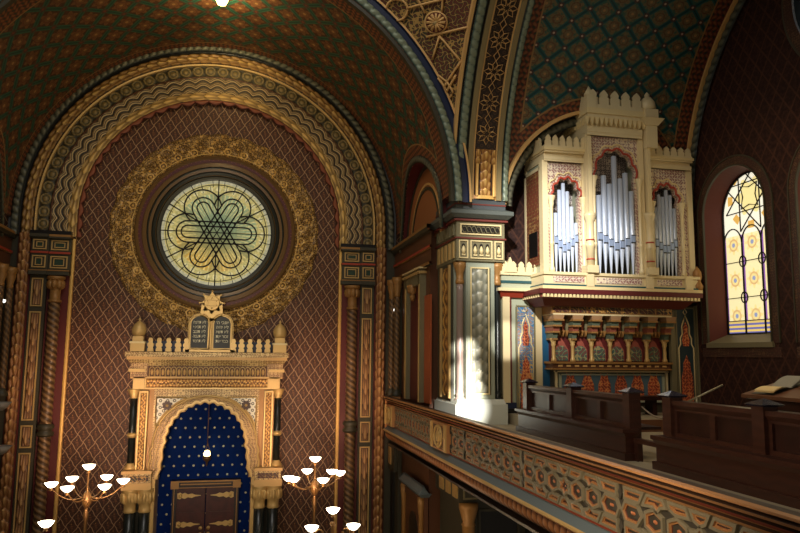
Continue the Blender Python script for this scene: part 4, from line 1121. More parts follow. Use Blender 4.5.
# ---- tablets of the law on top
TB = thing('commandment_tablets', 'gilt twin-arched tablets with pale Hebrew lines and star top, standing on the ark', 'tablets', (-.8, YA, zt))
yT = YA-.05
tz = lambda py: W(210, py, Y=yT)[2]; tx = lambda px: W(px, 330, Y=yT)[0]
xa, xb = tx(188), tx(233.5); xm = (xa+xb)/2; z0, z1 = zt, tz(313.5)
rr = (xm-xa)/2
def tabout(c, r, zb, zt_): return [(c-r, zb), (c+r, zb)]+[(c+r*math.cos(q), zt_-r+r*math.sin(q)) for q in np.linspace(0, PI, 16)]
m = MB()
outl = [(xa, z0), (xb, z0)]+[(xm+rr+rr*math.cos(q), z1-rr+rr*math.sin(q)) for q in np.linspace(0, PI*.8, 12)]+[(xm-rr+rr*math.cos(q), z1-rr+rr*math.sin(q)) for q in np.linspace(PI*.2, PI, 12)]
m.prism(outl, 'y', yT, yT+.12); m.box(xa-.05, xb+.05, yT-.05, yT+.14, z0, z0+.06)
for c in (xm-rr, xm+rr): m.tube([(q[0], yT-.01, q[1]) for q in tabout(c, rr-.03, z0+.07, z1-.03)], .025, 5, 0, True)
m.build('gilt_frame', M_GOLD, TB)
HEB = [['לא תרצח', 'לא תנאף', 'לא תגנב', 'לא תענה', 'לא תחמד'], ['אנכי ה׳', 'לא יהיה', 'לא תשא', 'זכור את', 'כבד את']]
def text_mesh(txt, size):
    cu = D.curves.new('t', 'FONT'); cu.body = txt; cu.size = size; cu.align_x = 'CENTER'; cu.extrude = .004; cu.resolution_u = 2
    o = D.objects.new('t', cu); COL.objects.link(o); bpy.context.view_layer.update()
    me = bpy.data.meshes.new_from_object(o.evaluated_get(bpy.context.evaluated_depsgraph_get()))
    V = [tuple(v.co) for v in me.vertices]; Fs = [tuple(p.vertices) for p in me.polygons]
    D.objects.remove(o); D.curves.remove(cu); D.meshes.remove(me); return V, Fs
for i, c in enumerate((xm-rr, xm+rr)):
    m = MB(); m.prism(tabout(c, rr-.075, z0+.1, z1-.075), 'y', yT-.025, yT+.01); t = m.build('tablet', M_TABLET, TB)
    m = MB(); hh = .12
    for k, s in enumerate(HEB[i]):
        V, Fs = text_mesh(s[::-1], .115)
        if not V: continue
        mx = max(abs(v[0]) for v in V); f = min(1., (rr-.13)/mx)
        m.add([(c+v[0]*f, yT-.03-v[2], z1-.27-hh*k+v[1]) for v in V], Fs)
    if m.v: m.build('hebrew_lettering', M_LETTER, t)
m = MB(); cz = tz(303); rs = .3
pts = [(xm+(rs if k % 2 == 0 else .2)*math.cos(PI/2+PI*k/8), cz+(rs if k % 2 == 0 else .2)*math.sin(PI/2+PI*k/8)) for k in range(16)]
m.prism(pts, 'y', yT, yT+.08); m.prism([(xm-.3, z1-.2), (xm+.3, z1-.2), (xm+.26, cz), (xm-.26, cz)], 'y', yT+.0, yT+.08)
for k in range(8): q = PI/2+PI*k/4; m.lathe([(0, -.035), (.035, 0), (0, .035)], (xm+.31*math.cos(q), yT+.03, cz+.31*math.sin(q)), 6)
for k in range(2):
    q = [(xm+.15*math.cos(PI/2+k*PI+2*PI*j/3), yT-.015, cz+.15*math.sin(PI/2+k*PI+2*PI*j/3)) for j in range(3)]; m.tube(q, .014, 4, 1, True)
m.lathe([(.2, 0), (.18, .02)], (xm, yT, cz), 20, 0, smooth=False, ax='y'); m.build('star_finial', [M_GOLD, M_GOLDD], TB)

# ---- eternal light in the niche
p = W(207, 454, Y=19.45)
E_ = thing('hanging_lamp', 'small glowing lamp hanging before the blue starry niche', 'lamp', (p[0], 19.45, p[2]-.15))
m = MB(); m.tube([(p[0], 19.45, p[2]+.2), (p[0], 19.45, az(402))], .012, 5); 
for k in range(3): q = 2*PI*k/3; m.tube([(p[0]+.1*math.cos(q), 19.45+.1*math.sin(q), p[2]-.02), (p[0], 19.45, p[2]+.3)], .008, 4)
m.build('chain', M_BRASS, E_)
m = MB(); m.lathe([(0, p[2]-.12), (.06, p[2]-.08), (.09, p[2]), (.06, p[2]+.08), (0, p[2]+.1)], (p[0], 19.45, 0), 12); m.build('glowing_glass', M_FLAME, E_)
m = MB(); m.lathe([(0, p[2]-.32), (.02, p[2]-.28), (.03, p[2]-.2), (.1, p[2]-.14), (.11, p[2]-.05)], (p[0], 19.45, 0), 12); m.build('holder', M_BRASS, E_)
# ================================================================= the organ
G = thing('pipe_organ', 'tall cream and gilt pipe organ with three pipe towers over a muqarnas console', 'organ', (7.8, 14.3, ZP))
def qx(px, py, Y): return W(px, py, Y=Y)[0]
def qz(px, py, Y): return W(px, py, Y=Y)[2]
YT, YM, YK, YW = 13.95, 13.8, 14.25, 14.55
OC = [M_ORGCR, M_GOLD, M_ORGGR, M_RED, M_TEAL, M_ARAB_ORG, M_BLACK, M_CREAM]
# --- left side wing with its painted panel
wx0, wx1 = qx(502, 330, YW), qx(541, 330, YW)
m = MB(); zc = qz(520, 293, YW); m.box(wx0, wx1, YW, YO, ZP+.12, zc, 0); m.box(wx0-.0, wx1, YW-.06, YO, ZP, ZP+.22, 1); m.box(wx0-.02, wx1, YW-.1, YO, ZP+.0, ZP+.1, 2)
for a, b in ((502, 509), (534.5, 541)): m.box(qx(a, 350, YW), qx(b, 350, YW), YW-.07, YW, ZP+.22, zc, 3)
m.box(qx(509, 350, YW), qx(511, 350, YW), YW-.05, YW, ZP+.22, zc, 4)
m.build('side_wing', [M_ORGGR, M_NAVY, M_BLACK, M_ORGCR, M_DKRED], G)
def ogee_panel(px0, px1, py0, py1, Y, nm):
    x0, x1 = qx(px0, 350, Y), qx(px1, 350, Y); z1, z0 = qz((px0+px1)/2, py0, Y), qz((px0+px1)/2, py1, Y); c = (x0+x1)/2; w = (x1-x0)/2
    m = MB(); m.box(x0, x1, Y-.06, Y-.04, z0, z1, 0); h = z1-z0
    fr_ = [(-.82*w, z0+.02), (-.82*w, z0+h*.6), (-.6*w, z0+h*.64), (-.62*w, z0+h*.7), (-.4*w, z0+h*.74), (-.42*w, z0+h*.82), (-.2*w, z0+h*.88), (0, z0+h*.93)]
    m.tube([(c+a, Y-.065, b) for a, b in fr_]+[(c-a, Y-.065, b) for a, b in reversed(fr_[:-1])], .018, 4, 1)
    lo = [(-.62*w, z0+.05), (-.62*w, z0+h*.3), (-.4*w, z0+h*.38), (-.36*w, z0+h*.45), (-.1*w, z0+h*.5), (0, z0+h*.53)]
    m.prism([(c+a, b) for a, b in lo]+[(c-a, b) for a, b in reversed(lo[:-1])], 'y', Y-.068, Y-.06, 2)
    up = [(-.3*w, z0+h*.62), (-.42*w, z0+h*.68), (-.2*w, z0+h*.76), (-.24*w, z0+h*.81), (0, z0+h*.87)]
    m.prism([(c+a, b) for a, b in up]+[(c-a, b) for a, b in reversed(up[:-1])], 'y', Y-.068, Y-.06, 2)
    dm = z0+h*.965; m.tube([(c-.2*w, Y-.065, dm), (c, Y-.065, dm+.07), (c+.2*w, Y-.065, dm), (c, Y-.065, dm-.07)], .014, 4, 1, True)
    for a, b, e, d in ((x0-.02, x0+.01, z0, z1), (x1-.01, x1+.02, z0, z1), (x0, x1, z1, z1+.03), (x0, x1, z0-.03, z0)): m.box(a, b, Y-.08, Y-.04, e, d, 3)
    m.build(nm, [M_ARAB_BLUE if px0 < 600 else S('dim_blue_panel', C(44, 60, 64)), M_CREAM, M_ARAB_RED, M_OLIVE], G)
ogee_panel(516, 533.5, 307, 410, YW, 'painted_ogee_panel')
# wing cornice and crest
m = MB(); xa, xb = qx(500, 292, YW)-.06, qx(543, 292, YW)
m.taper(xa+.06, xb, YW-.06, YO, qz(520, 298, YW), qz(520, 292, YW), .06, .1, 0)
m.box(xa-.05, xb, YW-.2, YO, qz(520, 292, YW), qz(520, 289, YW), 1); m.box(xa+.05, xb, YW-.12, YO, qz(520, 289, YW), qz(520, 275, YW), 2)
m.box(xa+.04, xb, YW-.14, YO, qz(520, 284, YW), qz(520, 281.5, YW), 3); m.box(xa+.02, xb, YW-.16, YO, qz(520, 276, YW), qz(520, 272.5, YW), 1)
m.build('side_wing_cornice', [M_RED, M_ORGCR, M_ORGGR, M_TEAL], G)
def crest(x0, x1, Y, z, n, h, nm='cresting_merlon', d=.05, along='x', fixed=None):
    w = (x1-x0)/n
    for k in range(n):
        c = x0+w*(k+.5); m = MB()
        p = [(-.42*w, 0), (.42*w, 0), (.42*w, h*.45), (.3*w, h*.5), (.36*w, h*.68), (.2*w, h*.86), (0, h), (-.2*w, h*.86), (-.36*w, h*.68), (-.3*w, h*.5), (-.42*w, h*.45)]
        if along == 'x': m.prism([(c+a, z+b) for a, b in p], 'y', Y, Y+d)
        else: m.prism([(c+a, z+b) for a, b in p], 'x', fixed, fixed+d)
        m.build(nm, M_ORGCR, G)
crest(xa+.05, xb-.1, YW-.14, qz(520, 273, YW), 5, .24)
m = MB(); m.prism([(xa+.1, qz(508, 273, YW)), (xa+.4, qz(508, 273, YW)), (xa+.3, qz(508, 264, YW)), (xa+.24, qz(508, 258, YW)), (xa+.18, qz(508, 264, YW))], 'y', YW-.18, YW-.1); m.build('corner_acroterion', M_ORGCR, G)

# --- main lower case: back wall of the console, blue side strips, right painted panel
kx0, kx1 = qx(541, 330, YK), qx(701, 330, YK)
zc = qz(620, 304, YK)
m = MB(); m.box(wx1-.02, kx1, YK+.25, YO, ZP, zc, 0);
m.build('console_back', [M_BLUE, M_ORGCR], G)
rx0 = qx(671, 350, YK)
m = MB(); m.box(rx0, kx1, YK, YO, ZP, zc, 0)
for a, b in ((669, 673.5), (695, 701)): m.box(qx(a, 350, YK), qx(b, 350, YK), YK-.1, YK, ZP, zc, 1)
m.box(rx0, kx1, YK-.08, YK, ZP, ZP+.15, 2); m.build('right_pier', [M_OLD, M_OLIVE, M_NAVY], G)
ogee_panel(675.5, 693.5, 309, 408, YK, 'painted_ogee_panel')
# cornice over the console, red with pale dentils
YCn = 13.55; cx0, cx1 = qx(540, 296, YCn), qx(703, 297, YCn)
zA, zB, zC_ = qz(620, 304, YCn), qz(620, 295.5, YCn), qz(620, 291.5, YCn)
m = MB(); m.taper(cx0+.25, cx1-.25, YCn+.35, YO, zA-.05, zB, .2, .3, 0); m.box(cx0, cx1, YCn, YO, zB, zC_+.02, 1); m.box(cx0+.04, cx1-.04, YCn+.05, YO, zB-.08, zB, 0)
nD = 44
for k in range(nD):
    x = cx0+.1+(cx1-cx0-.2)*k/(nD-1); m.box(x-.025, x+.025, YCn-.0, YCn+.1, zB-.07, zB-.005, 2)
for k in range(10): y = YCn+.15+k*.12; m.box(cx0+.02, cx0+.06, y-.025, y+.025, zB-.07, zB-.005, 2)
m.build('dentil_cornice', [S('cornice_brown_red', C(110, 48, 34)), M_DKRED, M_CREAM], G)
# ledge with painted panels that carries the towers
zD = qz(620, 274.5, YM); lx0, lx1 = qx(543, 283, YM), qx(699, 284, YM)
m = MB(); m.box(lx0-.06, lx1+.0, YM-.12, YO, zC_, zC_+.1, 7); m.box(lx0, lx1-.05, YM-.06, YO, zC_+.1, zD-.02, 0); m.box(lx0-.02, lx1-.03, YM-.09, YO, zC_+.1, zC_+.14, 4); m.box(lx0-.02, lx1-.03, YM-.1, YO, zD-.06, zD, 0)
for a, b in ((552, 583), (595, 640), (655, 680)):
    m.box(qx(a, 280, YM), qx(b, 280, YM), YM-.075, YM-.06, zC_+.18, zD-.09, 5)
for px in (588, 647, 686): m.box(qx(px-3.5, 280, YM), qx(px+3.5, 280, YM), YM-.13, YM, zC_+.1, zD, 0)
m.build('tower_ledge', OC, G)

# --- three towers
def lob(c, zs, r, n, k, e=1.15, a0=0):
    return [(c+(r+.055*(abs(math.sin(q*k))-.5))*math.cos(q), zs+(r+.055*(abs(math.sin(q*k))-.5))*e*math.sin(q)) for q in np.linspace(0, PI, n)]
def tower(px0, px1, pytop, pycor, pypan, ax0, ax1, pyspr, Y, depth, ncrest, pipes, name, hcrest, bright):
    pc = (px0+px1)/2
    x0, x1 = qx(px0, 215, Y), qx(px1, 215, Y); zt_, zcn, zp = qz(pc, pytop, Y), qz(pc, pycor, Y), qz(pc, pypan, Y); zb = zD
    t = MB(); th = .06
    # opening
    a0, a1 = qx(ax0, 240, Y), qx(ax1, 240, Y); c = (a0+a1)/2; r = (a1-a0)/2; zs = qz(pc, pyspr, Y)
    A = lob(c, zs, r, 61, 5.5, 1.25)
    inn = [(c+r, zb)]+A+[(c-r, zb)]
    def outp(p):
        dx, dz = p[0]-c, p[1]-zs; w = (x1-x0)/2; cx_ = (x0+x1)/2
        if dz <= 1e-6: return (cx_+math.copysign(w, dx), p[1])
        tt = min(((w-math.copysign(1, dx)*(c-cx_))/max(abs(dx), 1e-6)), (zp-zs)/dz); return (c+dx*tt, zs+dz*tt)
    out = [outp(p) for p in inn]
    t.bridge(inn, out, 'y', Y, Y+.12, 0)
    for i in range(len(out)-1):                       # corner triangles
        p, q = out[i], out[i+1]
        if abs(p[0]-q[0]) > 1e-4 and abs(p[1]-q[1]) > 1e-4:
            k = (p[0] if abs(p[1]-zp) > 1e-4 else q[0], zp); t.add([(p[0], Y, p[1]), (q[0], Y, q[1]), (k[0], Y, k[1])], [(0, 1, 2)], 0)
    t.build('painted_arch_panel', M_ARAB_ORG, G)
    t = MB(); t.tube([(p[0], Y-.02, p[1]) for p in lob(c, zs, r+.03, 61, 5.5, 1.25)], .025, 5, 0); t.tube([(p[0], Y-.01, p[1]) for p in lob(c, zs, r+.13, 61, 5.5, 1.2)], .02, 5, 1); t.build('scalloped_arch_rim', [M_RED, M_CREAM], G)
    t = MB(); t.box(x0-.06, x1+.06, Y+.12, Y+depth, zb, zp, 0)
    t = MB(); t.box(x0, x1, Y+.5, Y+.55, zb, zs-.35, 1); t.box(x0, x1, Y+.48, Y+.55, zs-.35, zp, 4)
    t.box(x0-.02, x0+.04, Y+.02, Y+depth, zb, zp, 0); t.box(x1-.04, x1+.02, Y+.02, Y+depth, zb, zp, 0)
    t.box(x0-.05, x0-.01, Y+.18, Y+depth-.1, zb+.2, zp-.15, 2); t.box(x0-.06, x0-.04, Y+.3, Y+depth-.25, zb+.4, zb+.95, 1); t.box(x0-.055, x0, Y+.12, Y+.18, zb, zp, 3); t.box(x0-.055, x0, Y+depth-.1, Y+depth, zb, zp, 3); t.box(x0-.055, x0, Y+.1, Y+depth, zp-.15, zp-.08, 3)
    t.build('tower_case', [M_ORGGR, M_BLACK, mat('red_side_panel', arab(C(84, 44, 32), C(150, 112, 66), C(120, 50, 36), 40, .5)), M_ORGCR, M_PIPEBG], G)
    # frame posts
    t = MB(); w = .09
    for xx in (x0-.01, x1+.01): t.box(xx-w*.7, xx+w*.7, Y-.05, Y+.1, zb, zp+.02)
    t.build('frame_posts', M_ORGCR, G)
    # cornice
    t = MB(); d = .05
    t.box(x0-.03, x1+.03, Y-.06, Y+depth, zp, zcn-.01, 0)
    z = zp; H = zcn-zp
    t.box(x0-.045, x1+.045, Y-.1, Y+depth, z+H*.1, z+H*.3, 0); t.box(x0-.05, x1+.05, Y-.14, Y+depth, z+H*.55, z+H*.68, 0); t.box(x0-.07, x1+.07, Y-.17, Y+depth, z+H*.68, z+H*.86, 1); t.box(x0-.05, x1+.05, Y-.14, Y+depth, z+H*.86, zcn, 0); t.box(x0-.04, x1+.04, Y-.09, Y+depth, z, z+H*.1, 0)
    if hcrest > .3:
        nn = 13
        for k in range(nn):
            xx = x0-.06+(x1-x0+.12)*k/(nn-1); t.prism([(xx-.05, z+H*.56), (xx+.05, z+H*.56), (xx+.03, z+H*.4), (xx, z+H*.3), (xx-.03, z+H*.4)], 'y', Y-.16, Y-.08, 1)
        for k in range(14):
            yy = Y-.05+k*depth/13.5; t.prism([(yy-.035, z+H*.56), (yy+.035, z+H*.56), (yy, z+H*.36)], 'x', x0-.09, x0-.04, 1)
    t.build('cornice', [M_ORGCR, M_CREAM], G)
    crest(x0-.04, x1+.04, Y-.14, zcn, ncrest, hcrest)
    if ax0 < 600: crest(Y+.1, Y+depth, 0, zcn, max(4, int(depth/.16)), hcrest, along='y', fixed=x0-.05)
    # slim columns either side of the opening
    for xx in (a0-.07, a1+.07):
        t = MB(); zz = zs-.05; t.lathe([(.06, zb), (.06, zb+.1), (.04, zb+.13), (.04, zb+.6), (.05, zb+.62), (.05, zb+.66), (.04, zb+.68), (.04, zz-.2), (.06, zz-.12), (.055, zz-.08), (.09, zz+.02), (.09, zz+.05)], (xx, Y-.04, 0), 10); t.build('slim_column', M_ORGCR, G)
    # pipes
    n = len(pipes); pw = (a1-a0-.04)/n
    for k, (pyt, pym) in enumerate(pipes):
        xx = a0+.02+pw*(k+.5); ztp = qz(pc, pyt, Y); zm = qz(pc, pym, Y); rr = pw*.44; o = (xx, Y+.05, 0)
        t = MB(); t.lathe([(.01, zb), (.014, zb+.03), (rr, zm-.03), (rr, zm), (rr, ztp)], o, 14); t.lathe([(rr, ztp), (rr*.92, ztp), (rr*.9, ztp-.1), (0, ztp-.1)], o, 14)
        p = t.build('organ_pipe', M_SILVER, G)
        t = MB(); t.box(xx-rr*.75, xx+rr*.75, Y+.05-rr*1.04, Y+.05-rr*.6, zm+.02, zm+.16, 0); t.box(xx-rr*.8, xx+rr*.8, Y+.05-rr*1.1, Y+.05-rr*.6, zm-.01, zm+.015, 1); t.box(xx-rr*.8, xx+rr*.8, Y+.05-rr*1.1, Y+.05-rr*.6, zm+.16, zm+.18, 1); t.build('pipe_mouth', [M_MOUTH, M_LEAD], p)
tower(545, 584, 139, 148, 163, 554, 580, 197, YT, 1.0, 6, [(213, 244), (190, 248), (183, 252), (191, 250), (206, 246), (222, 242)], 'left', .24, 1)
tower(589, 641, 97, 108, 138, 597, 637, 178, YM, 1.6, 5, [(196, 241), (176, 243.5), (184, 247), (156, 250), (178, 248), (172, 245.5), (190, 242)], 'centre', .34, 1)
tower(649, 689, 149, 157, 170, 655, 679, 203, YT, 1.0, 6, [(208, 247), (195, 250), (197, 253), (190, 253), (195, 250), (208, 247)], 'right', .2, 0)
# corner posts of the centre tower and the turret on its right
for px, top in ((588, 100), (647, 128)):
    xx = qx(px, 210, YM); m = MB(); zz = qz(px, 138, YM) if px < 600 else qz(px, 150, YM)
    m.box(xx-.045, xx+.045, YM-.14, YM+.1, qz(px, 215, YM), zz, 0); m.box(xx-.13, xx+.13, YM-.18, YM+.1, zD, zD+.16, 0)
    m.lathe([(.085, zD+.16), (.085, zD+.55), (.1, zD+.57), (.1, zD+.62), (.085, zD+.64), (.085, qz(px, 222, YM)), (.13, qz(px, 217, YM)), (.13, qz(px, 214, YM))], (xx, YM-.07, 0), 12, 0)
    for a, b in ((.28, .31), (.7, .73)): m.lathe([(.092, zD+a), (.095, zD+b)], (xx, YM-.07, 0), 12, 1)
    m.build('corner_post', [M_ORGCR, M_RED], G)
xx = qx(646.5, 115, YM); m = MB(); z0 = qz(646, 150, YM)
m.box(xx-.13, xx+.13, YM-.2, YM+.1, z0, qz(646, 128, YM), 0); m.taper(xx-.15, xx+.15, YM-.22, YM+.12, qz(646, 128, YM), qz(646, 122, YM), .1, .1, 0); m.box(xx-.16, xx+.16, YM-.22, YM+.14, qz(646, 122, YM), qz(646, 112, YM), 0)
z = qz(646, 112, YM); m.lathe([(.16, z), (.19, z+.06), (.17, z+.2), (.1, z+.3), (.05, z+.33), (.06, z+.38), (0, z+.46)], (xx, YM-.04, 0), 12, 0); m.build('turret_finial', M_ORGCR, G)
xx = qx(588, 105, YM); m = MB(); z = qz(588, 108, YM); m.box(xx-.1, xx+.12, YM-.16, YM+.06, z-.1, z+.25, 0); m.lathe([(.1, z+.25), (.11, z+.3), (.04, z+.42), (0, z+.5)], (xx, YM-.04, 0), 10); m.build('turret_finial', M_ORGCR, G)
m = MB(); xx = qx(697, 272, YM); z = zC_+.1; m.lathe([(.1, z), (.12, z+.1), (.07, z+.2), (.1, z+.3), (.09, z+.42), (0, z+.55)], (xx, YM, 0), 10); m.build('urn_finial', M_GOLDD, G)

# --- console: frieze, muqarnas brackets, niches with colonnettes, shelf, lower panel
fx0, fx1 = qx(549, 310, YK-.15), qx(668, 311, YK-.15)
KZ = lambda py: qz(610, py, YK-.1)
m = MB(); m.box(fx0, fx1, YK-.3, YK+.3, KZ(315.5), KZ(306), 0); m.box(fx0-.02, fx1+.02, YK-.33, YK+.3, KZ(307), KZ(304.5), 1); m.box(fx0+.02, fx1-.02, YK-.31, YK+.3, KZ(316.5), KZ(315), 1)
nF = 7
for k in range(nF): a = fx0+(fx1-fx0)*(k+.06)/nF; b = fx0+(fx1-fx0)*(k+.94)/nF; m.box(a, b, YK-.31, YK-.3, KZ(314), KZ(308.5), 2)
m.build('console_frieze', [M_GOLDD, M_ORGCR, M_ARAB_DK], G)
gx0, gx1 = qx(553.5, 350, YK), qx(664.5, 350, YK); nN = 6; wN = (gx1-gx0)/nN
m = MB()
for k in range(nN+1):
    c = gx0+wN*k
    for j, (za, zb, hwid, dep) in enumerate(((316, 321.5, .17, .28), (321.5, 327, .14, .22), (327, 333, .11, .15), (333, 340, .08, .08))):
        hx = hwid*wN/.56; m.taper(c-hx*.75, c+hx*.75, YK-dep, YK+.3, KZ(zb), KZ(za), hx*.22, .03, (0, 1, 2, 1)[j]); m.box(c-hx*.9, c+hx*.9, YK-dep-.02, YK+.3, KZ(zb)-.015, KZ(zb)+.02, 3)
for k in range(nN):
    c = gx0+wN*(k+.5)
    for s in (-1, 0, 1): m.taper(c+s*wN*.2-.025, c+s*wN*.2+.025, YK-.02, YK+.3, KZ(331), KZ(320), .012, .04, 4 if s else 2); m.prism([(c+s*wN*.2-.04, KZ(331)), (c+s*wN*.2+.04, KZ(331)), (c+s*wN*.2, KZ(337))], 'y', YK-.03, YK+.2, 3)
m.build('muqarnas_brackets', [S('muqarnas_tan', C(168, 130, 92)), S('muqarnas_green', C(96, 108, 88)), S('muqarnas_pink', C(150, 84, 64)), M_GOLDD, M_OLIVE], G)
for k in range(nN):
    a, b = gx0+wN*k, gx0+wN*(k+1); c = (a+b)/2; r = wN*.4; m = MB(); m.box(a, b, YK+.1, YK+.25, KZ(362), KZ(316), 0)  # dark back carried up behind the brackets, painting the shade of their gaps
    m.prism([(c-r*.95, KZ(361)), (c+r*.95, KZ(361)), (c+r*.95, KZ(350)), (c+r*.6, KZ(346)), (c+r*.4, KZ(342.5)), (c, KZ(339)), (c-r*.4, KZ(342.5)), (c-r*.6, KZ(346)), (c-r*.95, KZ(350))], 'y', YK+.09, YK+.1, 1)
    m.prism([(c-r*.85, KZ(361)), (c+r*.85, KZ(361))]+[(c+r*.85*math.cos(q), KZ(353)+r*.85*math.sin(q)) for q in np.linspace(0, PI, 9)], 'y', YK+.08, YK+.09, 2)
    m.build('painted_niche', [M_DKRED, S('rose_niche_paint', C(158, 82, 66)), M_GREENPANEL], G)
for k in range(nN+1):
    m = MB(); o = (gx0+wN*k, YK-.0, 0); m.lathe([(.06, KZ(362)), (.06, KZ(360)), (.04, KZ(358)), (.038, KZ(347)), (.055, KZ(345)), (.045, KZ(344)), (.08, KZ(340)), (.08, KZ(339))], o, 10); m.build('colonnette', M_GOLD, G)
m = MB(); m.box(gx0-.12, gx1+.1, YK-.16, YK+.3, KZ(364), KZ(362), 1); m.box(gx0-.08, gx1+.06, YK-.12, YK+.3, KZ(368.5), KZ(364), 0); m.box(gx0-.1, gx1+.08, YK-.13, YK+.3, KZ(370), KZ(368.5), 1)
for k in range(14): c = gx0+(gx1-gx0)*(k+.5)/14; m.box(c-.05, c+.05, YK-.13, YK-.11, KZ(367), KZ(365.2), 2)
m.build('console_shelf', [M_BROWN, M_GOLDD, M_TANG], G)
m = MB(); a, b = qx(555, 385, YK), qx(669, 385, YK); m.box(a, b, YK+.05, YK+.3, ZP, KZ(370), 0)
for (x0_, x1_, z0_, z1_, mi) in ((a, b, KZ(372.5), KZ(371), 1), (a+.02, a+.06, ZP+.3, KZ(371), 1), (b-.06, b-.02, ZP+.3, KZ(371), 1), (a+.12, b-.12, KZ(375.6), KZ(374), 2), (a+.1, a+.16, KZ(402), KZ(374), 2), (b-.16, b-.1, KZ(402), KZ(374), 2), (a+.1, b-.1, KZ(403), KZ(401), 2)):
    m.box(x0_, x1_, YK+.0, YK+.06, z0_, z1_, mi)
m.build('lower_case', [M_OLD, M_ORGCR, M_ORGGR], G)
m = MB(); a2, b2 = a+.17, b-.17; m.box(a2, b2, YK+.02, YK+.05, KZ(401), KZ(375.5), 0); nR = 6; w = (b2-a2)/nR
for k in range(nR):
    c = a2+w*(k+.5); z0_, z1_ = KZ(401), KZ(377)
    m.prism([(c-w*.38, z0_), (c+w*.38, z0_), (c+w*.36, z0_+.35), (c+w*.2, z0_+.5), (c+w*.22, z0_+.6), (c, z1_), (c-w*.22, z0_+.6), (c-w*.2, z0_+.5), (c-w*.36, z0_+.35)], 'y', YK+.005, YK+.02, 1)
m.build('red_arabesque_panel', [S('blue_grey_ground', C(84, 110, 124)), M_ARAB_RED], G)
m = MB(); m.box(qx(566, 405, 13.6), qx(664, 405, 13.6), 13.55, 13.95, ZP+.32, ZP+.4); 
for px in (572, 612, 655): xx = qx(px, 405, 13.6); m.box(xx-.05, xx+.05, 13.6, 13.9, ZP, ZP+.32)
o = m.build('organ_bench', M_WOODP); tag(o, 'low dark wooden bench in front of the organ console', 'bench')
# ================================================================= balustrade
XRL = 3.9
B = thing('gallery_balustrade', 'long carved gallery balustrade of geometric strapwork panels with warm orange handrail', 'balustrade', (XRL, 9.5, -2.3))
YB0, YB1, YB2 = 1.2, 12.92, 14.0
zr = -1.09
def rail_part(y0, y1, dx=0):
    m = MB(); p = p_line((XRL-dx, y0, zr), (XRL-dx, y1, zr), (0, 0, 1), (-1, 0, 0), .5)
    prof = [(-.2, .0), (-.2, .03), (-.17, .06), (-.155, .03), (-.14, .05), (-.11, .08), (-.095, .05), (-.08, .1), (-.05, .13), (-.035, .09), (-.02, .13), (.0, .13), (.01, .08), (.01, -.02), (-.02, -.14), (-.1, -.16)]
    mould(m, p, prof, [1, 0, 2, 0, 1, 2, 0, 0, 2, 0, 0, 0, 2, 3, 3]); 
    return m.build('handrail', [M_RAIL, M_RAILR, M_RAILD, M_RAILD], B)
rail_part(YB0, 18.75)
def base_part(y0, y1, dx=0):
    m = MB(); p = p_line((XRL-dx, y0, zr+.085), (XRL-dx, y1, zr+.085), (0, 0, 1), (-1, 0, 0), .5)
    prof = [(-.78, 0), (-.79, .03), (-.81, .04), (-.82, .02), (-.84, .04), (-.915, .12), (-.93, .135), (-.955, .14), (-.965, .12), (-.99, .1), (-.99, .0)]
    mould(m, p, prof, [0, 1, 0, 2, 2, 3, 3, 3, 0, 1]); return m.build('slate_base_ledge', [M_RAIL, M_RAILR, M_SLATE, M_GOLD], B)
base_part(YB0, 18.75)
m = MB(); p = p_line((XRL, YB0, zr+.085), (XRL, 18.75, zr+.085), (0, 0, 1), (-1, 0, 0), .025)
relief(m, p, -1.2, -.98, lambda S, t: .02+.08*t+.07*np.abs(np.sin(PI*S/.17))*np.sin(PI*t), 8, -.03, 0, cf=lambda S, t: np.abs(np.sin(PI*S/.17))*np.sin(PI*t))
m.box(XRL, XRL+.4, YB0, 18.75, zr-1.24, zr-1.2, 1)
m.build('dentil_bracket_band', [mat('bracket_gilt', ramp3(C(40, 24, 16), C(104, 62, 38), C(160, 106, 64)), .45, .1), M_RAILD], B)
m = MB(); m.box(XRL+.02, XRL+.2, YB0, 18.75, zr-.82, zr-.12); m.build('back_board', M_PANELBG, B)
SOF = MB().box(XRL+.15, X1+1.7, YB0, 14.1, -2.3, -1.95); SOF.box(XRL+.15, XR-.1, 14.1, 18.75, -2.3, -1.8); SOF.box(XRL+.2, X1+.1, YB0, 14.2, -1.95, -1.93); S_(SOF, 'floor_gallery_edge', M_RAILD)
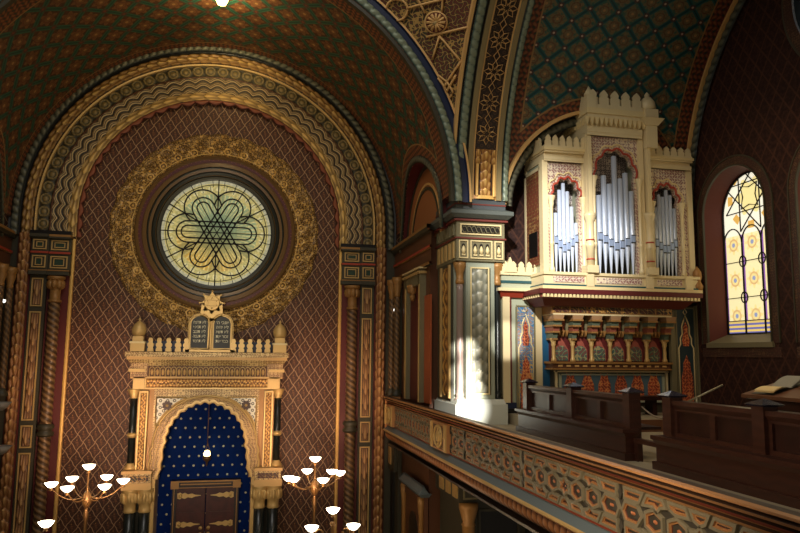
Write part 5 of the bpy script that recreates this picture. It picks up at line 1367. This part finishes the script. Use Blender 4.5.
# strapwork cells, unit square coordinates u along, v up
def poly_cells():
    c = []
    hexv = lambda cx, w, h, cy=.5: [(cx-w, cy-h*.55), (cx, cy-h), (cx+w, cy-h*.55), (cx+w, cy+h*.55), (cx, cy+h), (cx-w, cy+h*.55)]
    for mir in (0, 1):
        f = (lambda P: [(1-x, y) for x, y in reversed(P)]) if mir else (lambda P: P)
        c.append((f([(.035, .30), (.12, .30), (.155, .5), (.12, .70), (.035, .70), (.01, .5)]), 1))
        c.append((f(hexv(.23, .055, .235)), 1)); c.append((f(hexv(.375, .055, .235)), 1))
        for up in (0, 1):
            g = (lambda P: [(x, 1-y) for x, y in reversed(P)]) if up else (lambda P: P)
            c.append((f(g([(.03, .03), (.165, .03), (.135, .25), (.03, .25)])), 0))
            c.append((f(g([(.19, .03), (.29, .03), (.31, .16), (.275, .2), (.255, .3), (.23, .22), (.16, .25)])), 0))
            c.append((f(g([(.325, .03), (.425, .03), (.445, .2), (.395, .22), (.365, .22), (.335, .16)])), 0))
    for up in (0, 1):
        g = (lambda P: [(x, 1-y) for x, y in reversed(P)]) if up else (lambda P: P)
        c.append((g([(.45, .03), (.55, .03), (.53, .2), (.5, .26), (.47, .2)]), 0))
    st = []
    for k in range(12): q = PI/2+PI*k/6; rr = (.235, .15)[k % 2]; st.append((.5+rr*.3*math.cos(q)*.9, .5+rr*math.sin(q)))
    c.append((st, 1)); return c
CELLS = poly_cells()
def strap_panel(y0, y1, units, cut=1.):
    L = (y1-y0)/units; zb, zt2 = zr-.70, zr-.2; H = zt2-zb
    # grey-olive frame plate with cells sunk in it: built as ribs round every cell
    m = MB(); g = MB()
    for u in range(units):
        for P, boss in CELLS:
            if cut < 1:
                if max(x for x, y in P) > .335: continue
                P = [(x/cut, y) for x, y in P]
            Q = [(y0+(u+x)*L, zb+H*y) for x, y in P]
            Af = lambda dep0, dep1: (lambda a, b, k: (XRL-(dep1 if k else dep0), a, b))
            m.ring(Q, -.028, -.012, Af(.0, .045), 0); m.ring(Q, -.012, .018, Af(.045, .045), 0); m.ring(Q, .018, .026, Af(.045, .03), 2); m.ring(Q, .026, .04, Af(.03, .03), 2); m.ring(Q, .04, .055, Af(.03, -.015), 3)
            if boss:
                c = np.mean(np.array(Q), 0); R_ = inset(Q, .062)
                g.add([(XRL-.035, *c)]+[(XRL+.0, *p) for p in R_], [(0, 1+i, 1+(i+1) % len(R_)) for i in range(len(R_))], 0)
    for k in range(units+1):
        yy = y0+k*L
        for zz in (zb+.08, zt2-.08): m.prism([(yy-.04, zz), (yy, zz+.075), (yy+.04, zz), (yy, zz-.075)], 'x', XRL-.04, XRL, 1)
    m.box(XRL-.02, XRL+.02, y0, y1, zb, zt2, 1)
    o = m.build('strapwork_panel', [M_STRAP, S('dark_strap_ground', C(62, 56, 46)), M_STRGOLD, M_PANELBG], B); g.build('copper_bosses', M_BOSS, o)
n0 = 4
strap_panel(12.0-2.6*4, 12.0, 4); strap_panel(12.0, YB1-.02, 1, .345); strap_panel(YB2+.12, 17.75, 2)
# posts with carved roundels
for y0, y1, nm in ((YB1, YB2, 1), (17.8, 18.7, 0)):
    m = MB(); m.box(XRL-.1, XRL+.05, y0, y1, zr-.71, zr-.18, 0); yc = (y0+y1)/2
    for a, b in ((y0, y0+.12), (y1-.12, y1)): m.box(XRL-.13, XRL-.1, a, b, zr-.7, zr-.2, 1)
    m.box(XRL-.105, XRL-.1, y0+.16, y1-.16, zr-.68, zr-.24, 2)
    m.tube([(XRL-.115, yc+.26*math.cos(q), zr-.45+.2*math.sin(q)) for q in np.linspace(0, 2*PI, 24, endpoint=False)], .025, 5, 1, True)
    m.lathe([(.14, 0), (.1, .04), (.05, .03), (0, .06)], (XRL-.1, yc, zr-.45), 12, 1, ax='x')
    for s in (-1, 1): m.lathe([(.05, 0), (.03, .03), (0, .035)], (XRL-.1, yc, zr-.45+s*.14), 8, 1, ax='x')
    m.build('carved_post', [M_RAIL, M_GOLD, M_ARAB_DK], B)
m = MB(); m.box(XRL-.1, XR-.1, 18.68, 18.75, zr-.85, zr, 0); m.build('return_end', M_RAIL, B)

# ================================================================= pews
XP = 5.45
def pew(label, posts, y_end, loc):
    t = thing('pew', label, 'pew', loc, 'dark pews behind the balustrade')
    y1, y0 = max(posts), y_end
    zt = -.585; zl = -1.02
    m = MB(); m.box(XP+.02, XP+.07, y0, y1, ZG+.02, zt); m.build('back_board', M_WOODP, t)
    m = MB(); m.box(XP-.05, XP+.13, y0, y1, zt, zt+.05); m.taper(XP-.02, XP+.1, y0, y1, zt-.05, zt, .03, 0); m.build('top_rail', M_WOOD, t)
    m = MB(); m.box(XP-.16, XP+.02, y0-.1, y1+.12, ZG, zl-.08); m.taper(XP-.16, XP+.02, y0-.1, y1+.12, zl-.08, zl-.02, .04, .04); m.box(XP-.22, XP+.04, y0-.14, y1+.15, zl-.02, zl+.03); m.box(XP-.2, XP+.02, y0-.14, y1+.16, ZG, ZG+.1); m.build('stepped_base', M_WOOD, t)
    ps = sorted(posts); edges = [(a, b) for a, b in zip(ps, ps[1:])]
    if y_end < ps[0]-.3: edges = [(y_end, ps[0])]+edges
    for a, b in edges:
        n = 2; w = .05
        for k in range(n):
            c0, c1 = a+.09+(b-a-.18)*k/n, a+.09+(b-a-.18)*(k+1)/n; m = MB()
            for q in ((c0, c0+w, zl+.03+w, zt-.03-w), (c1-w, c1, zl+.03+w, zt-.03-w), (c0, c1, zl+.03, zl+.03+w), (c0, c1, zt-.03-w, zt-.03)): m.box(XP-.015, XP+.03, *q)
            m.build('framed_panel', M_WOOD, t)
    for yp in posts:
        m = MB(); m.box(XP-.07, XP+.11, yp-.09, yp+.09, ZG, zt+.09); m.box(XP-.02, XP+.06, yp-.095, yp-.03, ZG, zt)
        pp = m.build('post', M_WOOD, t)
        m = MB(); m.taper(XP-.1, XP+.14, yp-.12, yp+.12, zt+.09, zt+.11, .02, .02); m.taper(XP-.12, XP+.16, yp-.14, yp+.14, zt+.11, zt+.17, -.13, -.13); m.build('pyramid_cap', M_CAP, pp)
    m = MB(); m.box(XP+.07, XP+.5, y0+.05, y1-.05, ZG+.4, ZG+.44); m.build('seat', M_WOODP, t)
    return t
pew('dark mahogany pew with three capped posts, the one nearer the organ', [YZ(528, 390, XP)[0], YZ(572.5, 394, XP)[0], YZ(630, 398, XP)[0]], YZ(630, 398, XP)[0]-.02, (XP, 11.2, ZG))
yp2 = YZ(671, 405, XP)[0]; yp3 = YZ(763, 415, XP)[0]
pew('dark mahogany pew beyond the gap, running out of the photo beside the reading desk', [yp2, yp3, yp3-(yp2-yp3)], yp3-(yp2-yp3)-.05, (XP, 6.8, ZG))
# gate bar and rope across the gap
GY0, GY1 = yp2+.17, YZ(630, 398, XP)[0]-.16
ya, yb = YZ(637, 443, XP)[0], YZ(664, 443, XP)[0]; zb_ = W(650, 443, X=XP)[2]
m = MB(); m.box(XP-.06, XP+.04, GY0, GY1, zb_-.03, zb_+.03); m.box(XP-.05, XP+.03, GY1-.08, GY1, ZG, zb_); m.box(XP-.05, XP+.03, GY0, GY0+.08, ZG, zb_)
o = m.build('gate_bar', M_WOOD); tag(o, 'low dark wooden bar across the gap between the two pews', 'bar')
pa, pb = np.array((XP+.12, YZ(630, 398, XP)[0]-.1, -.68)), np.array((XP+.12, yp2+.1, -.72))
m = MB(); m.tube([pa+(pb-pa)*t+np.array((0, 0, -.1*math.sin(PI*t))) for t in np.linspace(0, 1, 14)], .012, 6)
o = m.build('barrier_rope', M_ROPE); tag(o, 'thin grey rope sagging between the posts of the two pews', 'rope')
# slanting metal pole
pA, pB = W(688, 401.5, X=6.2), W(723, 385, X=6.6)
t = thing('microphone_stand', 'thin metal boom pole slanting up behind the far pew', 'stand', (pA[0], pA[1], ZG))
m = MB(); m.tube([pA, pB], .014, 8); m.build('boom_pole', M_STEEL, t)
m = MB(); m.tube([(pA[0]+.1, pA[1]-.1, ZG), tuple(pA+(pB-pA)*.25)], .014, 8); m.lathe([(.16, ZG), (.16, ZG+.02), (.03, ZG+.03)], (pA[0]+.1, pA[1]-.1, 0), 14); m.build('upright', M_STEEL, t)
# ================================================================= reading desk with open book
dl = W(741, 394, Z=-.52)
DX, DY1 = dl[0], dl[1]; DY0 = DY1-2.3
t = thing('reading_desk', 'dark wooden reading desk with sloping top behind the far pew', 'desk', (DX+.5, (DY0+DY1)/2, ZG))
m = MB(); sl = lambda x: -.52+(x-DX)*.28
m.add([(DX, DY0, sl(DX)), (DX, DY1, sl(DX)), (DX+.85, DY1, sl(DX+.85)), (DX+.85, DY0, sl(DX+.85)), (DX, DY0, sl(DX)-.05), (DX, DY1, sl(DX)-.05), (DX+.85, DY1, sl(DX+.85)-.05), (DX+.85, DY0, sl(DX+.85)-.05)],
      [(0, 3, 2, 1), (4, 5, 6, 7), (0, 1, 5, 4), (1, 2, 6, 5), (2, 3, 7, 6), (3, 0, 4, 7)]); m.build('sloping_top', M_STEP, t)
m = MB(); m.box(DX+.1, DX+.8, DY0+.1, DY1-.1, ZG+.05, -.6); m.box(DX+.04, DX+.84, DY0+.04, DY1-.04, -.7, -.58); m.box(DX+.04, DX+.84, DY0+.04, DY1-.04, ZG, ZG+.1); m.build('cabinet', M_WOOD, t)
bk = thing('open_book', 'open book with a yellow and a grey page lying on the reading desk', 'book', (DX+.3, DY1-.4, sl(DX+.3)))
for s, nm, mt in ((1, 'lower_page', M_PAPER), (0, 'upper_page', M_PAPERW)):
    m = MB(); T_ = np.linspace(0, 1, 9); P = []
    for q in T_:
        if s: x = DX+.36-.3*q; z = sl(x)+.02+.05*math.sin(PI*q*.8)
        else: x = DX+.36+.3*q; z = sl(x)+.02+.06*math.sin(PI*q*.7)+.03*q
        P.append([(x, DY1-.2, z), (x, DY1-.6, z)])
    P = np.array(P); m.grid(P, smooth=True); P2 = P.copy(); P2[..., 2] -= .02; m.grid(P2[:, ::-1], smooth=True); m.build(nm, mt, bk)
m = MB(); m.add([(DX+.04, DY1-.16, sl(DX+.04)+.008), (DX+.04, DY1-.62, sl(DX+.04)+.008), (DX+.68, DY1-.62, sl(DX+.68)+.008), (DX+.68, DY1-.16, sl(DX+.68)+.008)], [(0, 1, 2, 3)]); m.build('cover', M_BLACK, bk)

# ================================================================= candelabra
def bowl(root, c, r):
    m = MB(); m.lathe([(r*.25, -r*.75), (r*.55, -r*.6), (r*.85, -r*.25), (r, 0), (r*.96, 0), (r*.8, -r*.2), (r*.5, -r*.5), (0, -r*.6)], c, 18); b = m.build('lit_bowl_shade', M_BOWL, root)
    m = MB(); m.lathe([(.02, -r*1.25), (.05, -r*1.15), (.03, -r*1.0), (r*.3, -r*.8), (r*.32, -r*.7)], c, 12); m.build('bowl_holder', M_BRASS, b)
def candelabrum(label, base, hubz, ringz, topz, rad, angs, r=.13):
    x, y = base; t = thing('candelabrum', label, 'lamp', (x, y, ZF), 'brass candelabra in front of the ark wall')
    m = MB(); m.lathe([(.4, ZF), (.42, ZF+.06), (.3, ZF+.12), (.12, ZF+.25), (.07, ZF+.4), (.05, ZF+1.2), (.09, ZF+1.3), (.045, ZF+1.4), (.035, hubz-.45), (.06, hubz-.35), (.03, hubz-.2), (.018, hubz+.1), (.018, topz-.15)], (x, y, 0), 16); m.build('stem', M_BRASS, t)
    m = MB(); m.lathe([(.04, hubz-.2), (.09, hubz-.1), (.11, hubz), (.07, hubz+.09), (.03, hubz+.14)], (x, y, 0), 16); m.build('hub', M_BRASS, t)
    for a in angs:
        a = math.radians(a); px, py = x+rad*math.cos(a), y+rad*math.sin(a); m = MB()
        m.tube([(x+(px-x)*q, y+(py-y)*q, hubz+.05-.1*math.sin(PI*q)+(ringz-r*1.3-hubz)*q**2) for q in np.linspace(.1, 1, 12)], .013, 6); m.build('arm', M_BRASS, t)
        bowl(t, (px, py, ringz), r)
    bowl(t, (x, y, topz), r); return t
c = W(88, 482, Y=16); candelabrum('seven-bowl brass candelabrum left of the ark', (c[0], 16), W(88, 498, Y=16)[2], c[2]+.02, W(88, 465, Y=16)[2], .68, [8, 68, 128, 188, 248, 308])
c = W(315, 474, Y=16); candelabrum('seven-bowl brass candelabrum right of the ark', (c[0], 16), W(315, 486, Y=16)[2], c[2]-.0, W(315, 457.5, Y=16)[2], .64, [23, 47, 100, 203, 220, 280])
def low(label, px, py, y, off):
    c = W(px, py, Y=y); x = c[0]; t = thing('candelabrum', label, 'lamp', (x, y, ZF), 'brass candelabra in front of the ark wall')
    m = MB(); m.lathe([(.36, ZF), (.36, ZF+.06), (.1, ZF+.2), (.05, ZF+.5), (.04, c[2]-.3), (.07, c[2]-.24), (.02, c[2]-.2)], (x, y, 0), 14); m.build('stem', M_BRASS, t)
    bowl(t, (x, y, c[2]+.05), .14)
    for s in (-1, 1):
        m = MB(); z1 = c[2]-.25
        m.tube([(x, y, z1-.65), (x+s*.2, y, z1-.72), (x+s*.38, y, z1-.6), (x+s*.42, y, z1-.32)], .016, 6)
        m.tube([(x+s*.17, y, z1-.65), (x+s*.19, y, z1-.2)]+[(x+s*(.27-.08*math.cos(q)), y, z1-.18+.08*math.sin(q)) for q in np.linspace(0, 4.4, 12)], .016, 6); m.build('scrolled_arm', M_BRASS, t)
        bowl(t, (x+s*.42, y, z1-.03), .14)
    return t
low('three-bowl scrolled candelabrum below the right seven-bowl one', 333, 511, 14.6, 0)
low('candelabrum at the lower left, only its top bowl showing', 46, 524.5, 14.6, 0)
# ================================================================= small lamps
p = W(222, -1, Y=16.5); t = thing('ceiling_lamp', 'glowing bulb hanging under the ark vault at the top edge', 'lamp', tuple(p))
m = MB(); m.lathe([(0, -.17), (.1, -.13), (.15, -.02), (.12, .1), (.05, .18), (.05, .22)], tuple(p), 14); m.build('bulb', M_BULB, t)
m = MB(); m.lathe([(.06, .2), (.06, .34), (.02, .36)], tuple(p), 10); m.tube([tuple(p+np.array((0, 0, .36))), (p[0], p[1], 8.6)], .01, 5); m.build('flex_and_holder', M_BLACK, t)
for px, py, w in ((4, 301, 'left'), (395, 310, 'right')):
    q = W(px, py, Y=19.3); m = MB(); m.lathe([(0, -.045), (.032, -.032), (.045, 0), (.032, .032), (0, .045)], tuple(q), 10); xs = XR if w == 'right' else XL
    m.tube([tuple(q), (xs, q[1], q[2])], .012, 5, 1)
    o = m.build('spot_lamp', [M_WHITE, M_BLACK]); tag(o, 'tiny round white lamp on the %s side wall of the ark bay' % w, 'lamp')
for px, py, w in ((1, 402, 'upper'), (1, 446, 'lower')):
    q = W(px, py, Y=18.6); m = MB(); m.lathe([(.05, -.2), (.13, -.14), (.24, 0), (.22, 0), (.1, -.1), (0, -.12)], tuple(q), 18); m.tube([(q[0], q[1], q[2]-.18), (q[0]-.1, q[1], q[2]-.25), (XL, q[1], q[2]-.2)], .02, 6)
    o = m.build('wall_lamp', M_GREYLAMP); tag(o, 'unlit grey dish lamp at the left edge, the %s of the two' % w, 'lamp')

# ================================================================= light, sky, camera
def light(kind, name, loc, target, energy, color, size=.5, spot=None, blend=.5, sy=None):
    l = D.lights.new(name, kind); l.energy = energy; l.color = color
    if kind == 'AREA':
        l.size = size
        if sy: l.shape = 'RECTANGLE'; l.size_y = sy
    elif kind in ('SPOT', 'POINT'): l.shadow_soft_size = size
    if kind == 'SPOT': l.spot_size = math.radians(spot); l.spot_blend = blend
    o = D.objects.new(name, l); COL.objects.link(o); o.location = loc
    d = np.array(target, float)-np.array(loc, float)
    from mathutils import Vector
    o.rotation_euler = Vector(d).to_track_quat('-Z', 'Y').to_euler(); return o
WARM = (1., .72, .42); DAY = (1., .95, .88); COOL = (.9, .95, 1.)
light('SPOT', 'ark_wash', (-1.5, 7.5, -1.5), (-.85, 20, -1.3), 1250, (1., .86, .68), .3, 40, .9)
light('SPOT', 'ark_wall_left', (-2.4, 13.5, -3.0), (-3.6, 20, -1.4), 1250, (1., .62, .38), .3, 46, 1.)
light('SPOT', 'ark_wall_right', (1.0, 13.5, -3.0), (2.2, 20, -1.4), 1250, (1., .62, .38), .3, 46, 1.)
light('POINT', 'bulb_glow', (W(222, 6, Y=16.5)[0], 16.5, W(222, 6, Y=16.5)[2]-.2), (0, 0, 0), 95, (1., .76, .4), .15)
light('AREA', 'dome_daylight', (-.8, 7.5, 10.5), (-.8, 9.5, 0), 430, DAY, 6, sy=6)
light('SPOT', 'organ_daylight', (.5, 3.0, 8.0), (6.3, 14, 2.4), 16000, (1., .98, .96), .25, 18, 1.)
for k, (tx, tz, a, e) in enumerate(((467, 350, 2.6, 16000), (467, 372, 3.0, 24000), (469, 390, 3.2, 24000), (465, 408, 5.0, 17000), (460, 345, 1.4, 9000))):
    light('SPOT', 'pier_sunpatch_%d' % k, (3.0, 1.0, 2.2), tuple(W(tx, tz, Y=14.4)), e*1.6, DAY, .04, a, 1.)
light('SPOT', 'wing_sunpatch', (3.6, 1.0, 2.2), (5.62, 14.5, .35), 9000, DAY, .05, 4.0, .6)
light('AREA', 'balustrade_light', (1.5, 6.0, -.6), (4.0, 10.0, -1.6), 70, (1., .8, .55), 3, sy=1)  # area light over the hall, aimed at the balustrade
light('AREA', 'gallery_floor_light', (7.6, 9.5, 4.5), (7.6, 11.5, -1.3), 50, WARM, 2.5, sy=2)
light('SPOT', 'rose_wash', (-.8, 9.0, 1.0), (-.85, 20, 4.6), 700, (1., .86, .56), .5, 56, .8)  # added fill, brightens the rose ring and upper arch bands
light('SPOT', 'bulb_on_arch', tuple(W(222, 6, Y=16.5)-np.array((0, 0, .3))), (-.6, 19.9, 8.3), 160, (1., .78, .4), .1, 60, 1.)
light('POINT', 'under_gallery_glow', (2.6, 12.6, -3.6), (0, 0, 0), 55, WARM, .3)  # added warm light to bring up the gilding of the lower pier
w = D.worlds.new('World'); bpy.context.scene.world = w; w.use_nodes = True
w.node_tree.nodes['Background'].inputs[0].default_value = (1., .86, .68, 1); w.node_tree.nodes['Background'].inputs[1].default_value = .12
cam = D.cameras.new('camera'); co = D.objects.new('camera', cam); COL.objects.link(co)
from mathutils import Matrix
co.matrix_world = Matrix(((RGT[0], UPV[0], -FWD[0], 0), (RGT[1], UPV[1], -FWD[1], 0), (RGT[2], UPV[2], -FWD[2], 0), (0, 0, 0, 1)))
cam.sensor_width = 36; cam.lens = FPX/800*36; cam.clip_end = 200; cam.clip_start = .05
sc = bpy.context.scene; sc.camera = co
sc.view_settings.view_transform = 'Standard'; sc.view_settings.look = 'None'; sc.view_settings.exposure = 0
